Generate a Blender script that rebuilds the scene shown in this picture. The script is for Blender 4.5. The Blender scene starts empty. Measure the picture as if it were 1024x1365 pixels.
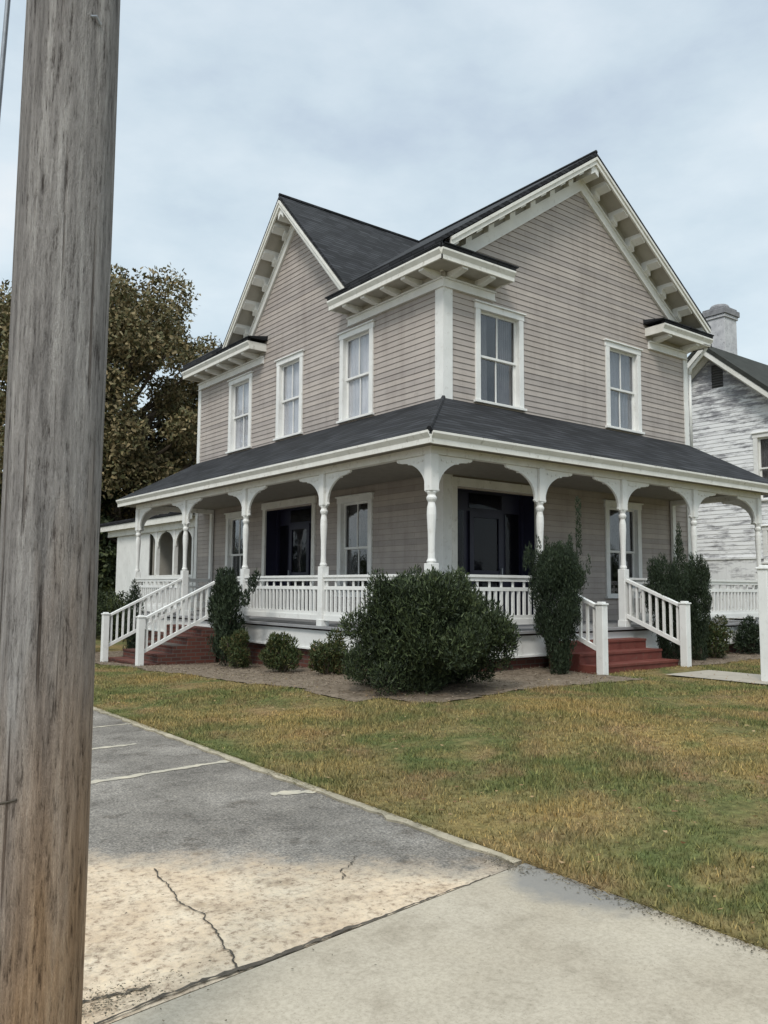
import bpy, bmesh, math, random
import numpy as np
from mathutils import Vector, Matrix
random.seed(7); RNG = np.random.default_rng(11)
C = bpy.context.scene.collection
sc = bpy.context.scene

# ------------------------------------------------------------------ materials
def new_mat(name, col=(.5,.5,.5), rough=.7, spec=.3):
    m = bpy.data.materials.new(name); m.use_nodes = True
    b = m.node_tree.nodes['Principled BSDF']
    b.inputs['Base Color'].default_value = (*col,1)
    b.inputs['Roughness'].default_value = rough
    b.inputs['Specular IOR Level'].default_value = spec
    return m, m.node_tree, b
def N(nt, t, **k):
    n = nt.nodes.new(t)
    for a, v in k.items():
        if a in n.inputs: n.inputs[a].default_value = v
        else: setattr(n, a, v)
    return n
def ramp(nt, src, stops):
    r = nt.nodes.new('ShaderNodeValToRGB'); e = r.color_ramp.elements
    while len(e) < len(stops): e.new(.5)
    for q, (p, c) in zip(e, stops):
        q.position = p; q.color = (*c, 1) if len(c) == 3 else c
    nt.links.new(src, r.inputs[0]); return r
def coords(nt, scale=(1,1,1), obj=True):
    t = nt.nodes.new('ShaderNodeTexCoord'); mp = nt.nodes.new('ShaderNodeMapping')
    mp.inputs['Scale'].default_value = scale
    nt.links.new(t.outputs['Object'], mp.inputs[0]); return mp.outputs[0]
def noise(nt, vec, scale, detail=5, rough=.55):
    n = N(nt, 'ShaderNodeTexNoise', Scale=scale, Detail=detail, Roughness=rough)
    nt.links.new(vec, n.inputs['Vector']); return n.outputs['Fac']
def mix(nt, fac, a, b, mode='MIX'):
    m = nt.nodes.new('ShaderNodeMix'); m.data_type = 'RGBA'; m.blend_type = mode
    for s, v in ((0, fac), (6, a), (7, b)):
        if hasattr(v, 'links') or isinstance(v, bpy.types.NodeSocket): nt.links.new(v, m.inputs[s])
        else: m.inputs[s].default_value = v if s == 0 else (*v, 1)
    return m.outputs[2]
def bump(nt, b, h, strength=.3, dist=.01):
    n = N(nt, 'ShaderNodeBump', Strength=strength, Distance=dist)
    nt.links.new(h, n.inputs['Height']); nt.links.new(n.outputs[0], b.inputs['Normal'])
def mottled(name, c1, c2, scale=3, rough=.7, spec=.3, stretch=(1,1,1), bs=.15, c3=None, fine=60):
    m, nt, b = new_mat(name, c1, rough, spec)
    v = coords(nt, stretch); f = noise(nt, v, scale, 6, .6)
    r = ramp(nt, f, [(.3, c1), (.7, c2)])
    col = r.outputs[0]
    f2 = noise(nt, v, fine, 3)
    if c3:
        r2 = ramp(nt, noise(nt, v, scale*3.1, 8, .7), [(.56,(0,0,0)), (.7,(1,1,1))])
        col = mix(nt, r2.outputs[0], col, c3)
    nt.links.new(col, b.inputs['Base Color']); bump(nt, b, f2, bs, .004)
    return m

M = {}
M['white'] = mottled('white_paint', (.80,.80,.78), (.70,.70,.68), 2.5, .55, .3, bs=.1, c3=(.62,.61,.58))
M['trim_old'] = mottled('weathered_trim_paint', (.78,.77,.73), (.66,.65,.60), 3, .6, .3, c3=(.48,.46,.41))
M['siding'] = mottled('taupe_siding', (.375,.332,.308), (.445,.398,.368), 1.6, .65, .25, stretch=(1,1,3), bs=.25, c3=(.35,.315,.288), fine=25)
def board_tone(m):
    nt = m.node_tree; b = nt.nodes['Principled BSDF']; src = b.inputs['Base Color'].links[0].from_socket
    g = nt.nodes.new('ShaderNodeNewGeometry'); k = ramp(nt, g.outputs['Random Per Island'], [(0,(.88,.88,.89)),(.5,(1,1,1)),(1,(1.09,1.085,1.07))]).outputs[0]
    sx = nt.nodes.new('ShaderNodeSeparateXYZ'); v = coords(nt); nt.links.new(v, sx.inputs[0])
    ad = N(nt, 'ShaderNodeMath', operation='ADD'); nt.links.new(sx.outputs[0], ad.inputs[0]); nt.links.new(sx.outputs[1], ad.inputs[1])
    zz = N(nt, 'ShaderNodeMath', operation='SUBTRACT'); zz.inputs[1].default_value = .83; nt.links.new(sx.outputs[2], zz.inputs[0])
    cb = nt.nodes.new('ShaderNodeCombineXYZ'); nt.links.new(ad.outputs[0], cb.inputs[0]); nt.links.new(zz.outputs[0], cb.inputs[1])
    br = N(nt, 'ShaderNodeTexBrick', Scale=1.0); br.offset = .37; br.inputs['Brick Width'].default_value = 3.1; br.inputs['Row Height'].default_value = .115; br.inputs['Mortar Size'].default_value = .0035
    br.inputs['Color1'].default_value = (.93,.93,.93,1); br.inputs['Color2'].default_value = (1.04,1.04,1.03,1); br.inputs['Mortar'].default_value = (.62,.61,.6,1)
    nt.links.new(cb.outputs[0], br.inputs['Vector'])
    c = mix(nt, 1., src, k, 'MULTIPLY'); c = mix(nt, 1., c, br.outputs['Color'], 'MULTIPLY')
    # faint rain streaks down the boards
    st = ramp(nt, noise(nt, coords(nt, (1,1,.12)), 3.5, 6, .7), [(.32,(.86,.85,.84)),(.5,(1,1,1)),(.72,(1.05,1.05,1.05))]).outputs[0]
    c = mix(nt, 1., c, st, 'MULTIPLY'); nt.links.new(c, b.inputs['Base Color'])
board_tone(M['siding'])
M['soffit'] = mottled('taupe_soffit', (.36,.34,.30), (.44,.42,.375), 3, .7)
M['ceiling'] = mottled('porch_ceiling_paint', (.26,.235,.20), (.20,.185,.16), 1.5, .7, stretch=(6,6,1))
M['floor_paint'] = mottled('grey_floor_paint', (.32,.32,.32), (.24,.24,.25), 3, .5)
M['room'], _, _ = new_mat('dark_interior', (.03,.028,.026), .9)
M['curtain_sky'] = mottled('sky_reflection_blind', (.76,.77,.76), (.46,.48,.49), 2.2, .8, stretch=(1,1,.5))  # pale colour stands in for bright sky reflected in the upper left panes
M['curtain_dark'] = mottled('grey_curtain', (.16,.16,.155), (.10,.10,.10), 3, .8)
M['curtain_grey'] = mottled('grey_roller_blind', (.26,.28,.29), (.19,.205,.215), 3, .8)
M['navy'] = mottled('navy_paint', (.012,.012,.03), (.018,.018,.04), 3, .4, .4)
M['metal'] = mottled('galvanised_steel', (.35,.37,.40), (.25,.27,.3), 20, .45, .5)
M['metal'].node_tree.nodes['Principled BSDF'].inputs['Metallic'].default_value = .6
M['trunk'] = mottled('bark', (.07,.055,.042), (.14,.115,.09), 6, .9, .1, stretch=(1,1,.2), bs=.6, fine=25)
M['red_paint'] = mottled('red_brown_step_paint', (.115,.032,.024), (.175,.055,.042), 5, .7, .25, c3=(.13,.085,.065))
def shingle():
    m, nt, b = new_mat('dark_shingles', (.04,.043,.05), .85, .25)
    t = nt.nodes.new('ShaderNodeTexCoord')
    v = coords(nt)
    # courses follow the height of the slope
    sx = nt.nodes.new('ShaderNodeSeparateXYZ'); nt.links.new(v, sx.inputs[0])
    ad = N(nt, 'ShaderNodeMath', operation='ADD'); nt.links.new(sx.outputs[0], ad.inputs[0]); nt.links.new(sx.outputs[1], ad.inputs[1])
    cb = nt.nodes.new('ShaderNodeCombineXYZ'); nt.links.new(ad.outputs[0], cb.inputs[0]); nt.links.new(sx.outputs[2], cb.inputs[1])
    br = N(nt, 'ShaderNodeTexBrick', Scale=1.0); br.inputs['Brick Width'].default_value = .34; br.inputs['Row Height'].default_value = .085
    br.inputs['Mortar Size'].default_value = .010
    br.inputs['Color1'].default_value = (.010,.011,.013,1); br.inputs['Color2'].default_value = (.036,.038,.044,1); br.inputs['Mortar'].default_value = (.003,.003,.004,1)
    nt.links.new(cb.outputs[0], br.inputs['Vector'])
    f = ramp(nt, noise(nt, v, 1.3, 6), [(.3,(.75,.75,.78)),(.7,(1.3,1.3,1.25))])
    g = ramp(nt, noise(nt, v, 90, 2), [(.3,(.7,.7,.7)),(.7,(1.3,1.3,1.3))])
    c = mix(nt, 1.0, br.outputs['Color'], f.outputs[0], 'MULTIPLY'); c = mix(nt, 1.0, c, g.outputs[0], 'MULTIPLY')
    nt.links.new(c, b.inputs['Base Color']); bump(nt, b, br.outputs['Fac'], -.5, .01)
    return m
M['shingle'] = shingle()
def brick():
    m, nt, b = new_mat('red_brick', (.2,.08,.06), .9, .2)
    v = coords(nt); sx = nt.nodes.new('ShaderNodeSeparateXYZ'); nt.links.new(v, sx.inputs[0])
    ad = N(nt, 'ShaderNodeMath', operation='ADD'); nt.links.new(sx.outputs[0], ad.inputs[0]); nt.links.new(sx.outputs[1], ad.inputs[1])
    cb = nt.nodes.new('ShaderNodeCombineXYZ'); nt.links.new(ad.outputs[0], cb.inputs[0]); nt.links.new(sx.outputs[2], cb.inputs[1])
    br = N(nt, 'ShaderNodeTexBrick', Scale=1.0); br.inputs['Brick Width'].default_value = .21; br.inputs['Row Height'].default_value = .075; br.inputs['Mortar Size'].default_value = .008
    br.inputs['Color1'].default_value = (.13,.048,.036,1); br.inputs['Color2'].default_value = (.075,.034,.028,1); br.inputs['Mortar'].default_value = (.10,.085,.075,1)
    nt.links.new(cb.outputs[0], br.inputs['Vector']); nt.links.new(br.outputs['Color'], b.inputs['Base Color']); bump(nt, b, br.outputs['Fac'], -.6, .008)
    return m
M['brick'] = brick()
def peeling():
    m, nt, b = new_mat('peeling_white_clapboard', (.7,.7,.7), .75, .2)
    v = coords(nt, (1,.5,2.2))
    sx = nt.nodes.new('ShaderNodeSeparateXYZ'); nt.links.new(coords(nt), sx.inputs[0])
    # more bare wood high on the gable: a wear pattern that belongs to the wall
    mr = N(nt, 'ShaderNodeMapRange'); mr.inputs[1].default_value = 6.0; mr.inputs[2].default_value = 8.3; mr.inputs[3].default_value = 0.0; mr.inputs[4].default_value = .15
    nt.links.new(sx.outputs[2], mr.inputs[0])
    a = N(nt, 'ShaderNodeMath', operation='ADD'); nt.links.new(noise(nt, v, 2.6, 9, .7), a.inputs[0]); nt.links.new(mr.outputs[0], a.inputs[1])
    r = ramp(nt, a.outputs[0], [(.50,(0,0,0)),(.64,(1,1,1))])
    c = mix(nt, r.outputs[0], (.80,.81,.82), (.27,.27,.29))
    nt.links.new(c, b.inputs['Base Color']); bump(nt, b, noise(nt, v, 30, 4), .3, .006)
    return m
M['peeling'] = peeling()
def glass(name, tint=.93, refl=.075):
    m = bpy.data.materials.new(name); m.use_nodes = True; nt = m.node_tree; nt.nodes.clear()
    o = nt.nodes.new('ShaderNodeOutputMaterial'); t = nt.nodes.new('ShaderNodeBsdfTransparent'); g = nt.nodes.new('ShaderNodeBsdfGlossy')
    t.inputs[0].default_value = (tint,tint*1.0,tint*1.02,1); g.inputs['Roughness'].default_value = .03
    v = coords(nt); bp = N(nt, 'ShaderNodeBump', Strength=.06, Distance=.05); nt.links.new(noise(nt, v, 2.5, 2), bp.inputs['Height']); nt.links.new(bp.outputs[0], g.inputs['Normal'])
    lw = N(nt, 'ShaderNodeLayerWeight', Blend=.5); f = N(nt, 'ShaderNodeMath', operation='POWER'); f.inputs[1].default_value = 4.0; nt.links.new(lw.outputs['Facing'], f.inputs[0]); a = N(nt, 'ShaderNodeMath', operation='MULTIPLY_ADD'); a.inputs[1].default_value = .8; a.inputs[2].default_value = refl; a.use_clamp = True
    nt.links.new(f.outputs[0], a.inputs[0])
    mx = nt.nodes.new('ShaderNodeMixShader'); nt.links.new(a.outputs[0], mx.inputs[0]); nt.links.new(t.outputs[0], mx.inputs[1]); nt.links.new(g.outputs[0], mx.inputs[2])
    nt.links.new(mx.outputs[0], o.inputs[0]); return m
M['glass'] = glass('window_glass'); M['door_glass'] = glass('dark_door_glass', .6, .012)

def leafmat(name, stops, trans=.25):
    m, nt, b = new_mat(name, stops[0][1], .6, .25)
    g = nt.nodes.new('ShaderNodeNewGeometry')
    v = coords(nt); f = noise(nt, v, 1.6, 4)
    a = N(nt, 'ShaderNodeMath', operation='MULTIPLY_ADD'); a.inputs[1].default_value = .55
    nt.links.new(g.outputs['Random Per Island'], a.inputs[0])
    s = N(nt, 'ShaderNodeMath', operation='MULTIPLY'); s.inputs[1].default_value = .45; nt.links.new(f, s.inputs[0]); nt.links.new(s.outputs[0], a.inputs[2])
    r = ramp(nt, a.outputs[0], stops); nt.links.new(r.outputs[0], b.inputs['Base Color'])
    return m
M['yew'] = leafmat('dark_yew_needles', [(.12,(.009,.014,.008)),(.45,(.026,.038,.017)),(.70,(.062,.085,.034)),(.9,(.15,.165,.075))])
M['conifer'] = leafmat('juniper_green', [(.15,(.010,.017,.009)),(.5,(.022,.035,.018)),(.85,(.045,.062,.030))])
M['shrub'] = leafmat('small_shrub_leaves', [(.15,(.018,.03,.010)),(.5,(.045,.065,.022)),(.72,(.085,.085,.03)),(.9,(.11,.045,.02))])
M['autumn'] = leafmat('autumn_leaves', [(.15,(.055,.062,.026)),(.4,(.105,.10,.045)),(.65,(.19,.145,.07)),(.9,(.31,.26,.155))])
M['evergreen'] = leafmat('evergreen_leaves', [(.15,(.012,.020,.009)),(.5,(.03,.043,.017)),(.85,(.075,.09,.03))])
M['dry_leaf'] = leafmat('fallen_leaves', [(.2,(.12,.055,.025)),(.5,(.25,.15,.07)),(.85,(.38,.28,.15))])

def lawn_color(nt):
    v = coords(nt)
    f1 = noise(nt, v, .42, 5, .6); f2 = noise(nt, v, 1.5, 6, .65); f3 = noise(nt, v, 14, 4, .7)
    base = ramp(nt, f1, [(.38,(.275,.218,.10)),(.46,(.215,.19,.092)),(.53,(.125,.150,.062)),(.60,(.24,.20,.098))]).outputs[0]
    br = ramp(nt, f2, [(.50,(0,0,0)),(.74,(.8,.8,.8))]).outputs[0]
    c = mix(nt, br, base, (.255,.170,.11))
    gr = ramp(nt, f2, [(.26,(.9,.9,.9)),(.44,(0,0,0))]).outputs[0]
    c = mix(nt, gr, c, (.092,.132,.052))
    return c, f3, v
def lawn_mat():
    m, nt, b = new_mat('lawn_soil', (.1,.1,.05), .95, .1)
    c, f3, v = lawn_color(nt)
    k = ramp(nt, f3, [(.3,(.35,.33,.28)),(.7,(1.1,1.05,.95))]).outputs[0]
    c = mix(nt, 1., c, k, 'MULTIPLY'); nt.links.new(c, b.inputs['Base Color']); bump(nt, b, f3, .9, .03)
    return m
M['lawn'] = lawn_mat()
def blade_mat():
    m, nt, b = new_mat('grass_blades', (.1,.1,.05), .7, .15)
    c, f3, v = lawn_color(nt)
    g = nt.nodes.new('ShaderNodeNewGeometry')
    k = ramp(nt, g.outputs['Random Per Island'], [(0,(.38,.42,.34)),(.5,(1.15,1.1,1.0)),(.93,(1.6,1.45,1.2)),(1,(2.3,2.0,1.6))]).outputs[0]
    c = mix(nt, 1., c, k, 'MULTIPLY'); nt.links.new(c, b.inputs['Base Color']); return m
M['blade'] = blade_mat()
M['mulch'] = mottled('pine_straw_mulch', (.115,.09,.065), (.235,.19,.145), 7, .95, .1, bs=1, c3=(.085,.06,.04), fine=38)
def asphalt():
    m, nt, b = new_mat('old_asphalt_and_apron', (.1,.1,.1), .9, .2)
    v = coords(nt); sx = nt.nodes.new('ShaderNodeSeparateXYZ'); nt.links.new(v, sx.inputs[0])
    f = noise(nt, v, 1.3, 7, .65); g = noise(nt, v, 70, 3, .8); g2 = noise(nt, v, 22, 5, .8)
    dark = ramp(nt, f, [(.32,(.115,.106,.095)),(.5,(.172,.159,.142)),(.68,(.245,.228,.205))]).outputs[0]
    sp = ramp(nt, g, [(.34,(.5,.5,.5)),(.5,(1,1,1)),(.66,(1.8,1.75,1.7))]).outputs[0]
    dark = mix(nt, 1., dark, sp, 'MULTIPLY')
    tan = ramp(nt, noise(nt, v, 2.2, 7, .7), [(.3,(.40,.305,.215)),(.5,(.52,.425,.318)),(.7,(.60,.52,.405))]).outputs[0]
    sp2 = ramp(nt, g2, [(.34,(.45,.40,.36)),(.48,(1,1,1)),(.68,(1.2,1.18,1.12))]).outputs[0]
    tan = mix(nt, 1., tan, sp2, 'MULTIPLY')
    # the apron begins where Y drops below about -4.6, with a ragged edge
    a = N(nt, 'ShaderNodeMath', operation='MULTIPLY_ADD'); a.inputs[1].default_value = 1.6; nt.links.new(noise(nt, v, 2.2, 12, .78), a.inputs[0]); nt.links.new(sx.outputs[1], a.inputs[2])
    sl = N(nt, 'ShaderNodeMath', operation='MULTIPLY_ADD'); sl.inputs[1].default_value = .87; nt.links.new(sx.outputs[0], sl.inputs[0]); nt.links.new(a.outputs[0], sl.inputs[2])
    mr = N(nt, 'ShaderNodeMapRange'); mr.inputs[1].default_value = -9.45; mr.inputs[2].default_value = -8.9; mr.inputs[3].default_value = 1; mr.inputs[4].default_value = 0
    nt.links.new(sl.outputs[0], mr.inputs[0])
    c = mix(nt, mr.outputs[0], dark, tan)
    st = ramp(nt, noise(nt, v, 3.4, 9, .75), [(.36,(.62,.60,.58)),(.47,(1,1,1)),(.7,(1.08,1.07,1.05))]).outputs[0]
    c = mix(nt, 1., c, st, 'MULTIPLY')
    nt.links.new(c, b.inputs['Base Color']); bump(nt, b, g, .8, .006)
    return m
M['asphalt'] = asphalt()
def concrete():
    m, nt, b = new_mat('sidewalk_concrete', (.4,.38,.33), .85, .25)
    v = coords(nt); g = noise(nt, v, 55, 4, .75); f = noise(nt, v, 1.6, 7, .6)
    c = ramp(nt, f, [(.3,(.335,.292,.228)),(.6,(.40,.355,.285)),(.75,(.455,.405,.328))]).outputs[0]
    c = mix(nt, 1., c, ramp(nt, g, [(.3,(.78,.78,.76)),(.6,(1.05,1.05,1.05))]).outputs[0], 'MULTIPLY')
    st = ramp(nt, noise(nt, v, 2.8, 10, .75), [(.33,(.78,.77,.75)),(.48,(1,1,1)),(.7,(1.05,1.05,1.04))]).outputs[0]
    c = mix(nt, 1., c, st, 'MULTIPLY')
    sp = ramp(nt, noise(nt, v, 130, 2, .6), [(.27,(.6,.58,.55)),(.36,(1,1,1))]).outputs[0]
    c = mix(nt, 1., c, sp, 'MULTIPLY')
    # grey stain at the corner by the lawn
    mp = nt.nodes.new('ShaderNodeMapping'); mp.inputs['Location'].default_value = (4.45/.42, 6.32/.5, 0); mp.inputs['Scale'].default_value = (1/.42, 1/.5, 0)
    nt.links.new(v, mp.inputs[0])
    ln = N(nt, 'ShaderNodeVectorMath', operation='LENGTH'); nt.links.new(mp.outputs[0], ln.inputs[0])
    a = N(nt, 'ShaderNodeMath', operation='MULTIPLY_ADD'); a.inputs[1].default_value = .9; nt.links.new(noise(nt, v, 5, 5), a.inputs[0]); nt.links.new(ln.outputs['Value'], a.inputs[2])
    mr = N(nt, 'ShaderNodeMapRange'); mr.inputs[1].default_value = 1.05; mr.inputs[2].default_value = 1.45; mr.inputs[3].default_value = .85; mr.inputs[4].default_value = 0
    nt.links.new(a.outputs[0], mr.inputs[0])
    c = mix(nt, mr.outputs[0], c, (.19,.185,.175))
    nt.links.new(c, b.inputs['Base Color']); bump(nt, b, g, .35, .004)
    return m
M['concrete'] = concrete()
M['walk'] = mottled('pale_walk_concrete', (.30,.27,.225), (.38,.345,.29), 4, .85, .2, fine=60, bs=.4)
M['kerb'] = mottled('pale_edging', (.42,.37,.28), (.24,.215,.16), 9, .9, .2, fine=50, bs=.5)
M['stripe'] = mottled('worn_cream_line', (.50,.45,.35), (.30,.28,.24), 9, .9, .2, fine=60, bs=.4, c3=(.22,.21,.2))
M['crack'] = mottled('crack_dirt', (.055,.048,.04), (.12,.105,.085), 9, .95, .1)
def polewood():
    m, nt, b = new_mat('weathered_pole_wood', (.3,.27,.24), .9, .15)
    v1 = coords(nt, (1,1,.045)); v2 = coords(nt, (1,1,.12)); v3 = coords(nt)
    f = noise(nt, v1, 30, 7, .75); f2 = noise(nt, v2, 75, 5, .8); big = noise(nt, v2, 5, 4)
    c = ramp(nt, f, [(.30,(.10,.095,.092)),(.45,(.225,.212,.205)),(.56,(.29,.275,.265)),(.70,(.46,.44,.425))]).outputs[0]
    warm = ramp(nt, f, [(.28,(.12,.075,.045)),(.45,(.25,.165,.10)),(.6,(.34,.235,.15)),(.75,(.44,.33,.23))]).outputs[0]
    sx = nt.nodes.new('ShaderNodeSeparateXYZ'); nt.links.new(v3, sx.inputs[0])
    a = N(nt, 'ShaderNodeMath', operation='MULTIPLY_ADD'); a.inputs[1].default_value = -.42; a.inputs[2].default_value = .60; nt.links.new(sx.outputs[2], a.inputs[0])
    a2 = N(nt, 'ShaderNodeMath', operation='ADD'); nt.links.new(a.outputs[0], a2.inputs[0]); nt.links.new(big, a2.inputs[1])
    w = ramp(nt, a2.outputs[0], [(.42,(0,0,0)),(.85,(1,1,1))]).outputs[0]
    c = mix(nt, w, c, warm)
    ck = ramp(nt, f2, [(.34,(.30,.28,.27)),(.46,(1,1,1)),(.66,(1.3,1.3,1.3))]).outputs[0]
    c = mix(nt, 1., c, ck, 'MULTIPLY'); 
    v4 = coords(nt, (1,1,.02)); sp = ramp(nt, noise(nt, v4, 42, 3, .5), [(.31,(.38,.35,.33)),(.36,(1,1,1))]).outputs[0]
    c = mix(nt, 1., c, sp, 'MULTIPLY')
    ad = N(nt, 'ShaderNodeMath', operation='MULTIPLY'); nt.links.new(f2, ad.inputs[0]); nt.links.new(sp, ad.inputs[1])
    nt.links.new(c, b.inputs['Base Color']); bump(nt, b, ad.outputs[0], 1.0, .02)
    return m
M['pole'] = polewood()

# ------------------------------------------------------------------ mesh helpers
class Fr:   # a facade frame: s runs along the wall, d outwards from it, z up
    def __init__(f, kind, base): f.k = kind; f.b = base
    def __call__(f, s, d, z):
        if f.k == 'R': return (s, f.b - d, z)
        if f.k == 'L': return (f.b - d, s, z)
        if f.k == 'B': return (s, f.b + d, z)
        return (f.b + d, s, z)                    # 'E'
class MB:
    def __init__(m): m.v = []; m.f = []
    def poly(m, pts):
        n = len(m.v); m.v += [tuple(p) for p in pts]; m.f.append(tuple(range(n, n+len(pts))))
    def hull(m, a, b):                            # two matching outlines joined into a solid
        n = len(m.v); k = len(a); m.v += [tuple(p) for p in a] + [tuple(p) for p in b]
        m.f.append(tuple(range(n, n+k))); m.f.append(tuple(range(n+2*k-1, n+k-1, -1)))
        for i in range(k):
            j = (i+1) % k; m.f.append((n+i, n+j, n+k+j, n+k+i))
    def fbox(m, F, s0, s1, d0, d1, z0, z1):
        m.hull([F(s0,d0,z0),F(s1,d0,z0),F(s1,d0,z1),F(s0,d0,z1)], [F(s0,d1,z0),F(s1,d1,z0),F(s1,d1,z1),F(s0,d1,z1)])
    def fsz(m, F, pts, d0, d1): m.hull([F(s,d0,z) for s,z in pts], [F(s,d1,z) for s,z in pts])
    def fdz(m, F, pts, s0, s1): m.hull([F(s0,d,z) for d,z in pts], [F(s1,d,z) for d,z in pts])
    def box(m, x0,x1,y0,y1,z0,z1): m.hull([(x0,y0,z0),(x1,y0,z0),(x1,y1,z0),(x0,y1,z0)], [(x0,y0,z1),(x1,y0,z1),(x1,y1,z1),(x0,y1,z1)])
    def slab(m, pts, t): m.hull(pts, [(x,y,z-t) for x,y,z in pts])
    def lathe(m, x, y, prof, n=14):
        b = len(m.v)
        for r, z in prof:
            for i in range(n): a = 2*math.pi*i/n; m.v.append((x+r*math.cos(a), y+r*math.sin(a), z))
        for k in range(len(prof)-1):
            for i in range(n):
                j = (i+1) % n; m.f.append((b+k*n+i, b+k*n+j, b+(k+1)*n+j, b+(k+1)*n+i))
        m.f.append(tuple(b+i for i in range(n))[::-1]); m.f.append(tuple(b+(len(prof)-1)*n+i for i in range(n)))
    def tube(m, pts, rad, n=6):
        b = len(m.v); k = len(pts)
        for i, p in enumerate(pts):
            p = Vector(p); d = (Vector(pts[min(i+1,k-1)]) - Vector(pts[max(i-1,0)])).normalized()
            u = d.cross(Vector((.3,.9,.1))).normalized(); w = d.cross(u)
            r = rad[i] if isinstance(rad,(list,tuple)) else rad
            for j in range(n): a = 2*math.pi*j/n; m.v.append(tuple(p + u*(r*math.cos(a)) + w*(r*math.sin(a))))
        for i in range(k-1):
            for j in range(n): q = (j+1) % n; m.f.append((b+i*n+j, b+i*n+q, b+(i+1)*n+q, b+(i+1)*n+j))
        m.f.append(tuple(b+j for j in range(n))[::-1]); m.f.append(tuple(b+(k-1)*n+j for j in range(n)))
    def build(m, name, mat, parent=None, smooth=False, bevel=0, fix=True):
        me = bpy.data.meshes.new(name); me.from_pydata(m.v, [], m.f)
        if fix:
            bm = bmesh.new(); bm.from_mesh(me); bmesh.ops.recalc_face_normals(bm, faces=bm.faces); bm.to_mesh(me); bm.free()
        if smooth: me.polygons.foreach_set('use_smooth', [True]*len(me.polygons))
        me.update(); o = bpy.data.objects.new(name, me); C.objects.link(o)
        me.materials.append(M[mat] if isinstance(mat, str) else mat)
        if parent: o.parent = parent; o.matrix_parent_inverse = Matrix.Translation(-Vector(world(parent)))
        if bevel:
            b = o.modifiers.new('Bevel', 'BEVEL'); b.width = bevel; b.segments = 1; b.limit_method = 'ANGLE'
        return o
def world(o):
    p = Vector(o.location)
    while o.parent: 
        p = p + o.matrix_parent_inverse.translation; o = o.parent; p = p + Vector(o.location)
    return p
def empty(name, loc):
    o = bpy.data.objects.new(name, None); C.objects.link(o); o.location = loc; o.empty_display_size = .3; return o
def tag(o, label=None, cat=None, group=None, kind=None):
    if label: o['label'] = label
    if cat: o['category'] = cat
    if group: o['group'] = group
    if kind: o['kind'] = kind
    return o

# ------------------------------------------------------------------ ground
def sm(t): t = np.clip(t, 0, 1); return t*t*(3-2*t)
def H(x, y):
    hy = .18 - .044*np.clip(y, 0, 9)
    return hy * sm((np.asarray(x, float)+4.4)/3.4)
def sheet(name, xs, ys, zf, mat, kind='structure', mask=None):
    X, Y = np.meshgrid(xs, ys, indexing='ij'); Z = zf(X, Y); nx, ny = len(xs), len(ys)
    v = np.stack([X,Y,Z], -1).reshape(-1,3); f = []
    for i in range(nx-1):
        for j in range(ny-1):
            if mask is None or mask((xs[i]+xs[i+1])/2, (ys[j]+ys[j+1])/2): f.append((i*ny+j, (i+1)*ny+j, (i+1)*ny+j+1, i*ny+j+1))
    me = bpy.data.meshes.new(name); me.from_pydata(v.tolist(), [], f); me.update()
    me.polygons.foreach_set('use_smooth', [True]*len(f))
    o = bpy.data.objects.new(name, me); C.objects.link(o); me.materials.append(M[mat]); o['kind'] = kind; return o
xs = np.unique(np.concatenate([[-400,-150,-60,-30,-15,-8,-5,-4.62,-4.50], np.arange(-4.44,14,.2), [16,20,26,35,60,150,400]]))
ys = np.unique(np.concatenate([[-400,-150,-60,-30,-16], np.arange(-12,16,.25), [18,22,30,45,80,150,400]]))
def ground_z(X, Y):
    Z = H(X, Y) + np.where(X > -4.47, .03, -.04)
    bumps = .012*np.sin(X*2.1+Y*1.3)*np.sin(Y*1.7-X*.6)
    return Z + np.where(X > -4.3, bumps, 0)
sheet('ground', xs, ys, ground_z, 'lawn')
mb = MB(); mb.poly([(-40,-10.37,.004),(-4.5,-5.93,.004),(-4.5,70,.004),(-40,70,.004)])
mb.build('parking_lot', 'asphalt', fix=False)['kind'] = 'structure'
mb = MB(); q_ = [(-40,-10.39),(-4.462,-5.945),(-4.43,-7.2),(-4.38,-16),(-40,-16)]; mb.hull([(a,b,-.1) for a,b in q_], [(a,b,.012) for a,b in q_])
mb.build('sidewalk', 'concrete')['kind'] = 'structure'
# worn pale edging along the lawn (slightly ragged)
mb = MB(); pts = []
yy = np.arange(-5.92, 40, .12); rg = RNG.normal(0, .016, len(yy))
for i in range(len(yy)-1):
    a = -4.53 + rg[i]; b = -4.53 + rg[i+1]
    mb.hull([(a,yy[i],-.02),(-4.46,yy[i],-.02),(-4.46,yy[i],.02),(a,yy[i],.018)], [(b,yy[i+1],-.02),(-4.46,yy[i+1],-.02),(-4.46,yy[i+1],.02),(b,yy[i+1],.018)])
mb.build('kerb', 'kerb')['kind'] = 'structure'
def ragged(mb, p0, p1, w, z, n=40, jit=.3, wob=0.0, prof=None):
    p0 = np.array(p0); p1 = np.array(p1); d = (p1-p0)/np.linalg.norm(p1-p0); nrm = np.array([-d[1], d[0]])
    wo = np.cumsum(RNG.normal(0, wob, n+1)); wo -= np.linspace(0, wo[-1], n+1)
    L = []; R_ = []
    for i in range(n+1):
        c = p0 + (p1-p0)*i/n + nrm*wo[i]; ww = w*(prof(i/n) if prof else 1)
        L.append(c + nrm*ww*.5*(1+RNG.uniform(-jit,jit))); R_.append(c - nrm*ww*.5*(1+RNG.uniform(-jit,jit)))
    for i in range(n): mb.poly([(*L[i],z),(*L[i+1],z),(*R_[i+1],z),(*R_[i],z)])
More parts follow.
